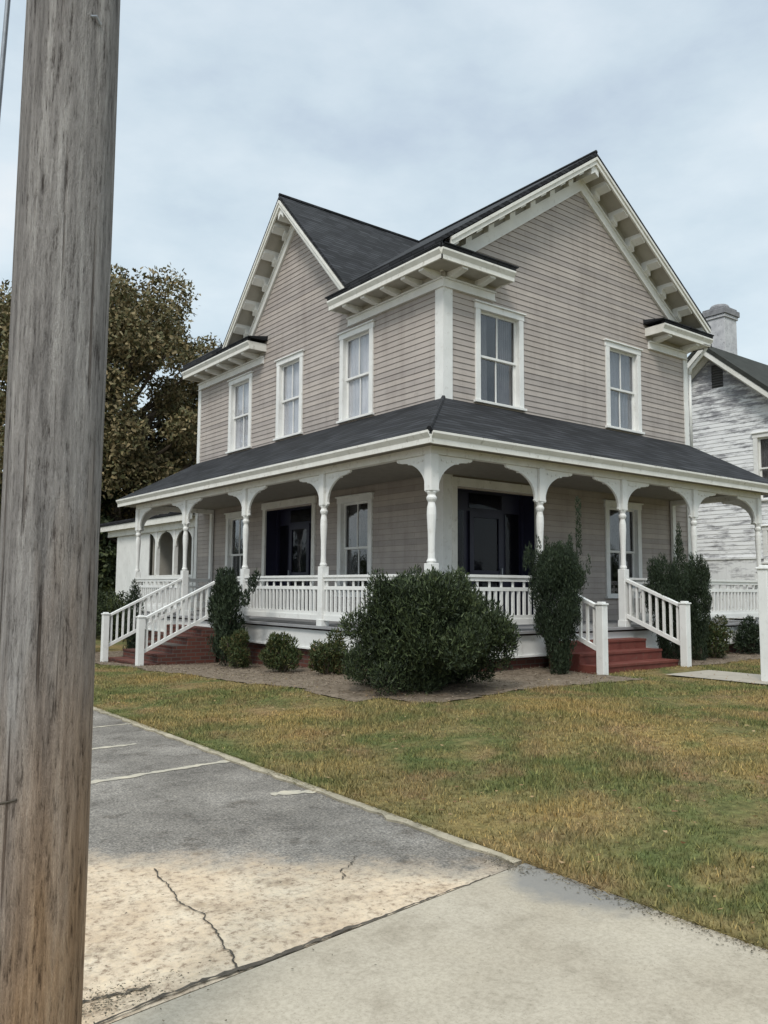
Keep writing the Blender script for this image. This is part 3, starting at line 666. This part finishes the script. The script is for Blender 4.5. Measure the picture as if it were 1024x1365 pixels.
# railings
def railing(F, s0, s1):
    m = MB()
    m.fbox(F, s0, s1, -.05, .05, 1.67, 1.71); m.fbox(F, s0, s1, -.03, .03, 1.61, 1.67)
    m.fbox(F, s0, s1, -.022, .022, 1.46, 1.52)
    m.fbox(F, s0, s1, -.035, .035, .93, 1.02); m.fbox(F, s0, s1, -.02, .02, 1.02, 1.08)
    n = int((s1-s0)/.125); st = (s1-s0)/n
    for i in range(n):
        c = s0+st*(i+.5)
        m.fbox(F, c-.021, c+.021, -.018, .018, 1.08, 1.46)
        if i % 2 == 0: m.fbox(F, c-.016, c+.016, -.012, .012, 1.52, 1.61)
    m.build('porch_railing', 'white', house)
railing(PL, .08, 2.81); railing(PL, 2.95, 5.68); railing(PL, 5.82, 6.58); railing(PL, 8.74, 11.54)
railing(PR, .08, 2.29); railing(PR, 4.64, 6.79); railing(PR, 6.93, 9.25)
railing(Fr('R',PYS[-1]), .08, P0-.11); railing(Fr('L',PXS[-1]), .08, P0-.11)
# steps
def steps(F, s0, s1, zb, nr, run, mat, label):
    m = MB(); rise = (FL-.02-zb)/nr
    prof = [(.141, zb-.4)]
    d = .141; z = FL-.02-rise
    prof.append((.141, z))
    for k in range(nr-1):
        prof += [(d+run+.015, z), (d+run+.015, z-.035), (d+run, z-.035)]
        z -= rise; d += run
        prof.append((d, max(z, zb-.4) if k < nr-2 else zb-.4))
    m.fdz(F, prof, s0, s1)
    o = m.build('steps', mat, house); o['label'] = label
    return o
stR = steps(PR, PXS[1]+.02, PXS[2]-.02, .17, 4, .31, 'red_paint', 'red painted steps at the right porch entrance')
stL = steps(PL, 6.68, 8.64, -.20, 6, .31, 'brick', 'brick steps at the left porch entrance')
def stair_rail(F, s, d1, ztop1, zg, root):
    dirv = (ztop1+.0-1.66)/(d1-.07); m = MB()
    def T(d): return 1.69 + dirv*(d-.07)
    a, b = .075, d1-.065
    m.fdz(F, [(a,T(a)),(b,T(b)),(b,T(b)-.05),(a,T(a)-.05)], s-.045, s+.045)
    m.fdz(F, [(a,T(a)-.63),(b,T(b)-.63),(b,T(b)-.70),(a,T(a)-.70)], s-.028, s+.028)
    n = int((b-a)/.125)
    for i in range(n):
        c = a+(b-a)*(i+.5)/n; m.fbox(F, s-.019, s+.019, c-.019, c+.019, T(c)-.64, T(c)-.045)
    o = m.build('stair_railing', 'white', house)
    m = MB(); m.fbox(F, s-.065, s+.065, d1-.065, d1+.065, zg-.3, ztop1+.06); m.fbox(F, s-.08, s+.08, d1-.08, d1+.08, ztop1+.06, ztop1+.085)
    m.fbox(F, s-.05, s+.05, d1-.05, d1+.05, ztop1+.085, ztop1+.11); m.build('newel_post', 'white', o, bevel=.006)
for s in (PXS[1], PXS[2]): stair_rail(PR, s, 1.21, 1.20, .17, stR)
for s in (6.65, 8.67): stair_rail(PL, s, 1.78, .82, -.2, stL)
m = MB(); m.box(-.065,.065,6.585,6.715,FL,1.76); m.box(-.08,.08,6.57,6.73,1.76,1.785); m.build('rail_post', 'white', house)

# rear wing with its own small arcade --------------------------------
RW = Fr('L', 2.3)
m = MB(); m.slab([(1.95,YE+.02,3.72),(8.5,YE+.02,4.5),(8.5,20.6,4.5),(1.95,20.6,3.72)], .10); m.build('wing_roof', 'shingle', house)
m = MB(); m.fbox(RW, YE+.04, 20.55, .28, .31, 3.42, 3.60); m.fbox(RW, YE+.04, 20.3, .0, .12, 3.22, 3.52); m.fbox(RW, YE+.04, 20.5, .0, .28, 3.53, 3.55); m.build('wing_fascia', 'trim_old', house)
siding(RW, lambda z: (16.6, 19.6), -.3, 3.22, [], 'wing_wall', 'white', .13)
siding(Fr('E', 2.3-.01), lambda z: (16.6,19.6), -.3, 3.2, [], 'wing_wall', 'white', .13)
m = MB(); m.box(2.3,8.4,19.57,19.6,-.3,3.5); m.box(4.6,4.63,YE+.05,16.6,-.3,3.5); m.box(2.4,4.6,16.57,16.6,-.3,3.5); m.build('wing_inner_wall', 'soffit', house)
m = MB(); m.box(2.2,4.6,YE+.02,16.6,.60,.70); m.build('wing_floor', 'floor_paint', house)
for s in (13.2, 14.55, 15.95):
    m = MB(); m.fbox(RW, s-.06, s+.06, -.05, .07, .7, 3.22); o = m.build('wing_post', 'white', house)
    for sg in (-1, 1):
        if s == 13.2 and sg < 0: continue
        pts = [(s+sg*.061,3.22),(s+sg*.62,3.22)]
        for i in range(9):
            th = math.radians(90*(1-i/8)); pts.append((s+sg*(.62-.54*math.cos(th)), 2.72+.46*math.sin(th)))
        pts.append((s+sg*.061,2.70)); q = MB(); q.fsz(RW, pts, .0, .04); q.build('arch_bracket', 'white', o)
m = MB(); m.fbox(RW, YE+.05, 16.6, -.02, .05, 1.76, 1.84)
for k in range(30): m.fbox(RW, YE+.1+k*.13, YE+.16+k*.13, -.005, .03, .8, 1.76)
m.fbox(RW, YE+.05, 16.6, -.02, .05, .2, .85); m.build('wing_railing', 'white', house)

# ------------------------------------------------------------------ neighbour
nb = tag(empty('house', (15,4.36,-.15)), 'old white clapboard house with peeling paint and a chimney, right of the taupe house', 'house')
NF = Fr('L', 15); ya, za, ns = 4.36, 8.98, .86
ye = 1.0
def nspan(z):
    h = (za-.15-z)/ns; e = ya-ye
    return (ya-min(h,e), ya+min(h,e+.0))
aw = (3.92, 4.30, 7.60, 8.32); w2 = (1.85, 3.05, 4.05, 6.05); w1 = (1.7, 2.85, 2.25, 3.35)
siding(NF, nspan, 2.45, za-.2, [(w2[0]+.05,w2[1]-.05,w2[2]+.05,w2[3]-.05),(w1[0]+.05,w1[1]-.05,2.3,3.3),aw], 'clapboard_wall', 'peeling', .12, nb)
m = MB(); y = ye
while y < 2*ya-ye-.01:
    m.fbox(NF, y, y+.145, .0, .02+.006*random.random(), .68, 2.40); y += .15
m.build('lower_boarding', 'peeling', nb)
m = MB(); m.fbox(NF, ye, 2*ya-ye, .0, .05, 2.40, 2.47); m.fbox(NF, ye-.02, ye+.12, .0, .04, .68, 5.9); m.build('water_table', 'peeling', nb)
for wy_ in (ye, 2*ya-ye-.04):
    m = MB(); m.box(15.05,24,wy_,wy_+.04,.6,6.0); m.build('side_wall', 'peeling', nb)
m = MB(); m.box(24,24.04,ye,2*ya-ye,.6,6.0); m.build('back_wall', 'peeling', nb)
for yy_ in (1.3, 3.0, 4.2, 5.4, 7.0):
    m = MB(); m.box(15.0,15.35,yy_-.2,yy_+.2,-.5,.68); m.build('foundation_pier', 'white', nb)
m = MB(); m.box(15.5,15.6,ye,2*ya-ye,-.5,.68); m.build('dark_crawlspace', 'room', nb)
m = MB()
e = ya-ye+.45
m.slab([(14.5,ya,za),(24.4,ya,za),(24.4,ya-e,za-ns*e),(14.5,ya-e,za-ns*e)], .14); m.slab([(14.5,ya,za),(14.5,ya+e,za-ns*e),(24.4,ya+e,za-ns*e),(24.4,ya,za)], .14)
M['old_roof'] = mottled('mossy_old_roof', (.026,.028,.024), (.045,.047,.042), 3, .9, .2, c3=(.03,.035,.03))
m.build('roof', 'old_roof', nb)
m = MB()
for sg in (-1, 1):
    def Zn(s): return za-.16-ns*abs(s-ya)
    a, b = ya, ya+sg*e
    m.fsz(NF, [(a,Zn(a)),(b,Zn(b)),(b,Zn(b)-.17),(a,Zn(a)-.17)], .44, .48)
    m.fsz(NF, [(a,Zn(a)-.02),(b,Zn(b)-.02),(b,Zn(b)-.04),(a,Zn(a)-.04)], .02, .44)
    m.fsz(NF, [(a,Zn(a)-.05),(b,Zn(b)-.05),(b,Zn(b)-.30),(a,Zn(a)-.30)], .02, .05)
m.build('bargeboard', 'trim_old', nb)
m = MB(); m.fbox(NF, aw[0]-.05, aw[1]+.05, -.3, -.05, aw[2]-.05, aw[3]+.05)
for k in range(9): m.fbox(NF, aw[0], aw[1], -.04, .0, aw[2]+k*.08, aw[2]+k*.08+.03)
m.build('attic_vent', 'curtain_dark', nb)
for (a,b,c0,d0) in (w2, w1):
    r = window(NF, (a+b)/2, b-a, c0, d0, 'dark' if a > 1.8 else None, nb); room(NF, a+.1, b-.1, c0+.05, d0-.1, r)
# chimney with corbelled top
M['chimney'] = mottled('sooty_white_brick', (.62,.62,.63), (.42,.42,.44), 4, .9, .2, c3=(.17,.17,.18), fine=30, bs=.6)
cx_, cy_ = 16.3, 4.72
m = MB(); m.box(cx_-.36,cx_+.36,cy_-.36,cy_+.36,7.5,10.1); m.box(cx_-.40,cx_+.40,cy_-.40,cy_+.40,10.1,10.2)
chm = m.build('chimney', 'chimney', nb, bevel=.01)
m = MB(); m.box(cx_-.44,cx_+.44,cy_-.44,cy_+.44,10.2,10.38); m.box(cx_-.38,cx_+.38,cy_-.38,cy_+.38,10.38,10.46); m.lathe(cx_,cy_,[(.30,10.46),(.31,10.52),(.26,10.60),(.15,10.63)],14)
M['soot'] = mottled('soot_dark_brick', (.16,.16,.17), (.30,.30,.31), 6, .95, .1, fine=30, bs=.6)
m.build('chimney_cap', 'soot', chm, bevel=.012)

# ------------------------------------------------------------------ utility pole, guy cable, yard post
px_, py_, pr_ = -7.236, -6.73, .133
m = MB(); n = 40; rings = np.linspace(-.3, 9.0, 150); b0 = 0
for k, z in enumerate(rings):
    for i in range(n):
        a = 2*math.pi*i/n
        r = pr_*(1-.006*z) + .0018*math.sin(a*7+z*.7)+.0012*math.sin(a*13-z*1.1)+.0012*math.sin(z*3.1+a*2)
        m.v.append((px_+r*math.cos(a), py_+r*math.sin(a), z))
for k in range(len(rings)-1):
    for i in range(n): j=(i+1)%n; m.f.append((k*n+i,k*n+j,(k+1)*n+j,(k+1)*n+i))
m.f.append(tuple((len(rings)-1)*n+i for i in range(n)))
pole = m.build('utility_pole', 'pole', None, smooth=True)
tag(pole, 'tall weathered grey wooden utility pole close by at the left edge', 'utility pole')
def on_pole(az, z, off=0.0): return (px_+(pr_*(1-.006*z)+off)*math.cos(az), py_+(pr_*(1-.006*z)+off)*math.sin(az), z)
caz = math.atan2(-9.14-py_, -7.90-px_)
m = MB(); m.tube([on_pole(caz+.35,3.13,.003), on_pole(caz+.45,3.135,.008), on_pole(caz+.58,3.12,.003)], .004, 6)
m.build('staple', 'metal', pole)
m = MB(); m.tube([on_pole(caz-.9+.06*i,.93+.002*i,.001) for i in range(9)], .003, 5); m.build('wire_scar', 'crack', pole)
m = MB(); u = Vector((-math.sin(1.302), 0, 0)); 
g0 = Vector((-7.378,-6.735,4.58)); g1 = Vector((-7.4145,-6.177,0))
m.tube([g0 + (g1-g0)*t for t in np.linspace(0,1,8)], .0075, 8)
guy = tag(m.build('guy_cable', 'metal', None, smooth=True), 'thin steel cable running down just left of the wooden pole', 'cable')
m = MB(); m.lathe(g1.x, g1.y, [(.012,-.1),(.012,.16),(.02,.17),(.02,.2),(.008,.22)], 10); m.build('anchor_rod', 'metal', guy)

m = MB(); m.box(3.50,3.64,-3.20,-3.06,-.1,1.80); m.box(3.48,3.66,-3.22,-3.04,1.80,1.83); m.box(3.52,3.62,-3.18,-3.08,1.83,1.86)
tag(m.build('white_post', 'white', None, bevel=.006), 'white square wooden post standing in the grass beside the walkway at the right edge', 'post')

# ------------------------------------------------------------------ plants
def cloud(blobs, n, size, asp, upb=0.0, shell=.55, out=.5):
    """leaves in ellipsoid blobs: (x,y,z,rx,ry,rz); denser to the shell"""
    vol = np.array([b[3]*b[4]*b[5] for b in blobs])**.7; cnt = (n*vol/vol.sum()).astype(int)+1
    res = []
    for b, k in zip(blobs, cnt):
        d = RNG.normal(0,1,(k,3)); d /= np.linalg.norm(d,axis=1)[:,None]
        r = shell + (1-shell)*RNG.uniform(0,1,k)**.6
        r *= 1+.14*np.sin(d[:,0]*5+b[0])*np.sin(d[:,1]*6+b[1]*2)+RNG.normal(0,.06,k)
        c = np.array(b[:3]) + d*r[:,None]*np.array(b[3:])
        up = d*out + np.array([0,0,upb]); s = RNG.uniform(.6,1.35,k)*size
        res.append(rotated_quads(c, s, asp, up=up))
    return np.concatenate(res)
def stems(mb, base, tops, r0):
    for t in tops:
        b = Vector(base); t = Vector(t); mid = b.lerp(t,.5)+Vector((random.uniform(-.05,.05),random.uniform(-.05,.05),.03))
        mb.tube([b, mid, t], [r0, r0*.7, r0*.25], 5)
def shrub(name, x, y, blobs, n, size, asp, mat, label, cat='shrub', group=None, upb=.4, core=True, shell=.55, out=.5):
    z = float(ground_z(x,y)); root = tag(empty(name, (x,y,z)), label, cat, group)
    bl = [(x+b[0], y+b[1], z+b[2], b[3], b[4], b[5]) for b in blobs]
    soup('foliage', cloud(bl, n, size, asp, upb, shell, out), mat, root)
    m = MB(); stems(m, (x,y,z-.05), [(b[0],b[1],b[2]+b[5]*.3) for b in bl for _ in range(2)][:14], .022); m.build('stem', 'trunk', root)
    return root
def rb(n, R_, H_, base=.25, r=.3, seed=0):
    rr = random.Random(seed); out = []
    for i in range(n):
        a = rr.uniform(0,2*math.pi); q = math.sqrt(rr.random()); zz = base+(H_-base)*rr.random()
        k = R_*q*math.sqrt(max(.05,1-((zz-H_*.45)/(H_*.62))**2)); s = r*rr.uniform(.7,1.25)
        out.append((k*math.cos(a), k*math.sin(a), zz, s, s, s*rr.uniform(.8,1.3)))
    return out
# big yew: core + many upright sprays
bl = [(0,0,.68,.88,.88,.60)] + rb(80, .98, 1.30, .12, .23, 3) + [(.62*math.cos(a),.62*math.sin(a),1.22+.1*math.sin(3*a),.10,.10,.24) for a in np.linspace(0,6.1,11)]
shrub('yew_bush', -1.0, -.98, bl, 105000, .046, .30, 'yew', 'large wide dark green bush at the front corner of the porch', 'bush', upb=.9, shell=.45, out=.5)
def spire(x, y, h, r, lean=(0,0), seed=1, lead=0, n=14):
    rr = random.Random(seed); out = []
    for i in range(n):
        t = i/(n-1); prof = math.sin(math.pi*min(1,(t*.78+.2)))**.7
        for k in range(3):
            a = rr.uniform(0,6.28); q = r*prof*rr.uniform(.1,.62)
            out.append((lean[0]*t+q*math.cos(a), lean[1]*t+q*math.sin(a), .08+h*.9*t, r*prof*.5+.04, r*prof*.5+.04, h*.085+.03))
    if lead:
        for i in range(5): out.append((lean[0]+.06, lean[1], h*(.95)+i*lead/5, .05-.006*i, .05-.006*i, lead*.14))
    return out
def clump(spec, seed, jit=.12):
    rr = random.Random(seed); out = []
    for (z, r, ox, oy) in spec:
        for k in range(6):
            a = rr.uniform(0, 6.28); q = r*rr.uniform(.15,.75)
            out.append((ox+q*math.cos(a), oy+q*math.sin(a), z+rr.uniform(-jit,jit), .10+r*.32, .10+r*.32, rr.uniform(.12,.24)))
    return out
def column(spec, seed):
    rr = random.Random(seed); out = []
    for (z, r, ox, oy) in spec:
        out.append((ox, oy, z, r*.86, r*.86, .26))
        for k in range(7):
            a = rr.uniform(0, 6.28); out.append((ox+r*.62*math.cos(a), oy+r*.62*math.sin(a), z+rr.uniform(-.15,.15), r*.36, r*.36, .2))
    return out
def sprays(n, seed, cx, r, z0, z1):
    rr = random.Random(seed); return [(cx+rr.uniform(-r,r), rr.uniform(-r,r), rr.uniform(z0,z1), .04, .04, .16) for _ in range(n)]
shrub('juniper', 1.84, -.80, column([(.12,.15,0,0),(.35,.22,0,0),(.6,.30,0,0),(.85,.37,0,0),(1.1,.42,0,0),(1.35,.46,0,0),(1.55,.46,0,0),(1.7,.36,.03,0)],5)+sprays(16,3,0,.42,1.6,2.0)+[(.45,-.05,1.9+.17*i,.05,.05,.15) for i in range(5)], 50000, .036, .28, 'conifer', 'tall dark upright juniper left of the red steps', 'juniper', upb=1.8, out=.3)
shrub('juniper', 5.05, -.62, column([(.3,.28,.05,0),(.65,.36,0,0),(1.0,.42,-.1,0),(1.3,.42,-.12,0),(1.55,.30,-.15,0)],6)+sprays(10,4,-.1,.4,1.5,1.85)+[(.24,-.05,1.6+.15*i,.13-.018*i,.13-.018*i,.17) for i in range(6)], 34000, .036, .28, 'conifer', 'dark bushy juniper with a pointed tip just right of the red steps', 'juniper', upb=1.8, out=.3)
shrub('juniper', 6.02, -.55, column([(.2,.2,0,0),(.5,.23,0,0),(.8,.25,0,0),(1.1,.27,0,0),(1.4,.28,.02,0),(1.6,.24,.03,0)],8)+sprays(8,5,0,.2,1.6,1.85), 24000, .036, .28, 'conifer', 'narrower flat topped juniper further right of the red steps', 'juniper', upb=1.8, out=.3)
fan = []
rr = random.Random(4)
for i in range(26):
    a = rr.uniform(-1.0,1.0); h = rr.uniform(.5,1.75); fan.append((rr.uniform(-.15,.15), .15+a*.45*h/1.2, h, .13, .13, .24))
fan += [(0,.55,1.1,.2,.22,.3),(.05,.75,.95,.15,.18,.3),(0,.7,1.35,.1,.12,.2),(0,-.75,1.55,.07,.1,.16),(0,-.9,1.68,.06,.08,.13),(-.05,-.62,1.3,.08,.1,.16),(0,.2,.4,.3,.35,.35)]
shrub('upright_shrub', -.62, 5.05, fan, 15000, .06, .32, 'conifer', 'dark upright shrub with straggly arms beside the brick steps', 'shrub', upb=1.2, out=.4)
for (x, y, r, h, lab) in ((-.80,4.42,.30,.62,'small low green shrub in front of the upright dark shrub'), (-.80,2.85,.32,.56,'small rounded reddish green shrub in the middle of the mulch bed'), (-.72,1.62,.28,.62,'small loose reddish shrub touching the left side of the large bush')):
    shrub('small_shrub', x, y, [(0,0,.26,r*.7,r*.7,.24)]+rb(16, r, h, .1, .11, int(x*10+y*7)+50), 5200, .045, .38, 'shrub', lab, 'shrub', 'low shrubs in the mulch bed', upb=.8)
shrub('small_shrub', 6.55, -.55, [(0,0,.3,.3,.28,.3)]+rb(12,.34,.68,.1,.12,31), 5200, .045, .38, 'shrub', 'low round reddish shrub right of the junipers', 'shrub', upb=.6)
shrub('small_shrub', 8.2, -.35, [(0,0,.33,.3,.28,.33)]+rb(12,.36,.78,.1,.12,32), 5200, .045, .38, 'conifer', 'low dark green shrub near the right end of the porch', 'shrub', upb=.6)
shrub('small_shrub', -.75, 9.75, spire(0,0,1.75,.28,seed=12), 4500, .05, .35, 'conifer', 'narrow dark cone shrub beyond the brick steps', 'shrub', upb=1.2)
shrub('hedge_bush', -1.6, 12.4, rb(24,.9,1.35,.2,.3,44), 9000, .07, .45, 'evergreen', 'loose green bush beyond the brick steps by the rear wing', 'bush', upb=.4)
shrub('hedge_bush', 1.3, 17.5, rb(24,1.0,1.35,.2,.35,45), 8000, .09, .45, 'evergreen', 'dark low bush against the white wall of the rear wing', 'bush', upb=.4)

def tree(name, x, y, h, cr, blobs, n, size, mat, label, trunk_r=.3, cat='tree', asp=.6):
    root = tag(empty(name, (x,y,-.2)), label, cat, 'trees behind the house')
    m = MB(); rr = random.Random(int(x*7+y)); pts = [Vector((x,y,-.3))]
    for k in range(1,7): pts.append(Vector((x+rr.uniform(-.25,.25), y+rr.uniform(-.25,.25), h*.8*k/6)))
    m.tube(pts, [trunk_r*(1-.13*k) for k in range(7)], 10)
    for (bx_,by_,bz_,r1,_,_) in blobs[::2]:
        k = min(5, max(1, int(bz_/(h*.8)*6)-1)); p = pts[k]; t = Vector((bx_,by_,bz_)); mid = p.lerp(t,.5)+Vector((0,0,-.2))
        m.tube([p, mid, t], [trunk_r*.4, trunk_r*.25, .03], 6)
    m.build('trunk', 'trunk', root)
    soup('crown', cloud(blobs, n, size, asp, 0, .35, .3), mat, root)
def crown(x, y, z0, z1, R_, n, r, seed, flat=1.0):
    rr = random.Random(seed); out = []
    zc = (z0+z1)/2; hz = (z1-z0)/2
    while len(out) < n:
        a, b, c_ = rr.uniform(-1,1), rr.uniform(-1,1), rr.uniform(-1,1)
        d = math.sqrt(a*a+b*b+c_*c_)
        if d > 1 or d < .45: continue
        s = r*rr.uniform(.6,1.3); out.append((x+a*R_, y+b*R_, zc+c_*hz, s, s, s*.75))
    return out
tree('oak_tree', 3.5, 25.5, 14, 5, crown(3.5,25.5,3.2,14.5,5.7,170,1.15,1), 125000, .15, 'autumn', 'large round autumn tree with brown and olive leaves behind the pole', .38)
tree('evergreen_tree', 6.3, 27.5, 8.5, 3, crown(6.3,27.5,.8,8.6,3.6,40,1.0,2), 16000, .2, 'evergreen', 'dark evergreen tree behind the left end of the house', .25)
tree('evergreen_tree', .2, 27.5, 8.0, 3, crown(.2,27.5,.3,7.8,3.6,40,1.0,3), 14000, .2, 'evergreen', 'dark bushy evergreen partly hidden behind the pole', .25)
tree('evergreen_tree', 3.6, 23.5, 6.0, 3, crown(3.6,23.5,.2,6.2,2.4,32,.8,13), 12000, .18, 'evergreen', 'low dense green tree under the autumn tree, beyond the rear wing', .2)
tree('oak_tree', -5.5, 31, 12.5, 4, crown(-5.5,31,3.5,12.6,4.2,45,1.1,4), 16000, .2, 'autumn', 'second autumn tree to the left of the pole', .33)
# far treeline, one uncountable mass
tl = []
rr = random.Random(9)
for i in range(210):
    a = math.radians(rr.uniform(-25,118)); d = rr.uniform(55,75)
    if a > math.radians(62) and rr.random() < .3: d = rr.uniform(42,60)
    x, y = -7.9+d*math.cos(a), -9.14+d*math.sin(a); tl.append((x,y,rr.uniform(.5,3.5),rr.uniform(2,3.5),rr.uniform(2,3.5),rr.uniform(1.6,2.6)))
tag(soup('far_treeline', cloud(tl, 52000, .5, .7, 0, .3, .3), 'evergreen', kind='stuff'), 'far dark treeline along the horizon behind the houses', 'trees')

# ------------------------------------------------------------------ sky, sun, camera
w = bpy.data.worlds.new('World'); sc.world = w; w.use_nodes = True; nt = w.node_tree; nt.nodes.clear()
out = nt.nodes.new('ShaderNodeOutputWorld'); bg = nt.nodes.new('ShaderNodeBackground'); bg.inputs[1].default_value = .12
sky = nt.nodes.new('ShaderNodeTexSky'); sky.sky_type = 'NISHITA'; sky.sun_disc = False
EL, AZ = math.radians(48), math.radians(216)             # sun direction as a world azimuth from +X
sky.sun_elevation = EL; sky.sun_rotation = math.radians(90)-AZ
tc = nt.nodes.new('ShaderNodeTexCoord'); sx = nt.nodes.new('ShaderNodeSeparateXYZ'); nt.links.new(tc.outputs['Generated'], sx.inputs[0])
mp = nt.nodes.new('ShaderNodeMapping'); mp.inputs['Scale'].default_value = (1,1,2.2); mp.inputs['Location'].default_value = (.3,.7,.1); nt.links.new(tc.outputs['Generated'], mp.inputs[0])
f = noise(nt, mp.outputs[0], 2.6, 9, .56)
cl = ramp(nt, f, [(.34,(4.6,5.5,6.5)),(.44,(5.3,6.3,7.1)),(.56,(6.1,7.0,7.7)),(.7,(7.1,7.6,8.0))]).outputs[0]
zr = ramp(nt, sx.outputs[2], [(0.0,(1.12,1.10,1.04)),(.3,(1.05,1.05,1.03)),(.62,(1.0,.99,.99)),(.85,(2.5,2.36,2.2)),(1.0,(3.1,2.9,2.7))]).outputs[0]
c = mix(nt, 1., cl, zr, 'MULTIPLY'); c = mix(nt, .93, sky.outputs[0], c)
nt.links.new(c, bg.inputs[0]); nt.links.new(bg.outputs[0], out.inputs[0])
sd = bpy.data.lights.new('sun', 'SUN'); sd.energy = 2.0; sd.angle = math.radians(14); sd.color = (1,.95,.87)
so = bpy.data.objects.new('sun', sd); C.objects.link(so)
d = Vector((math.cos(EL)*math.cos(AZ), math.cos(EL)*math.sin(AZ), math.sin(EL)))
so.rotation_euler = d.to_track_quat('Z','Y').to_euler(); so.location = (0,0,30)

cam = bpy.data.cameras.new('camera'); co = bpy.data.objects.new('camera', cam); C.objects.link(co); sc.camera = co
f_, pitch, yaw, roll = 1094.84, .0919, .91624, .00702
fw = Vector((math.cos(yaw)*math.cos(pitch), math.sin(yaw)*math.cos(pitch), math.sin(pitch)))
r = Vector((math.sin(yaw), -math.cos(yaw), 0)); u = r.cross(fw)
r2 = r*math.cos(roll)+u*math.sin(roll); u2 = u*math.cos(roll)-r*math.sin(roll)
mt = Matrix((( r2.x,u2.x,-fw.x,-7.9008),(r2.y,u2.y,-fw.y,-9.1429),(r2.z,u2.z,-fw.z,1.5),(0,0,0,1)))
co.matrix_world = mt
cam.sensor_fit = 'HORIZONTAL'; cam.sensor_width = 36; cam.lens = 36*f_/1024; cam.clip_end = 2000; cam.clip_start = .05
sc.render.resolution_x = 768; sc.render.resolution_y = 1024
sc.view_settings.view_transform = 'Standard'; sc.view_settings.look = 'None'; sc.view_settings.exposure = 0.0; sc.view_settings.gamma = 1
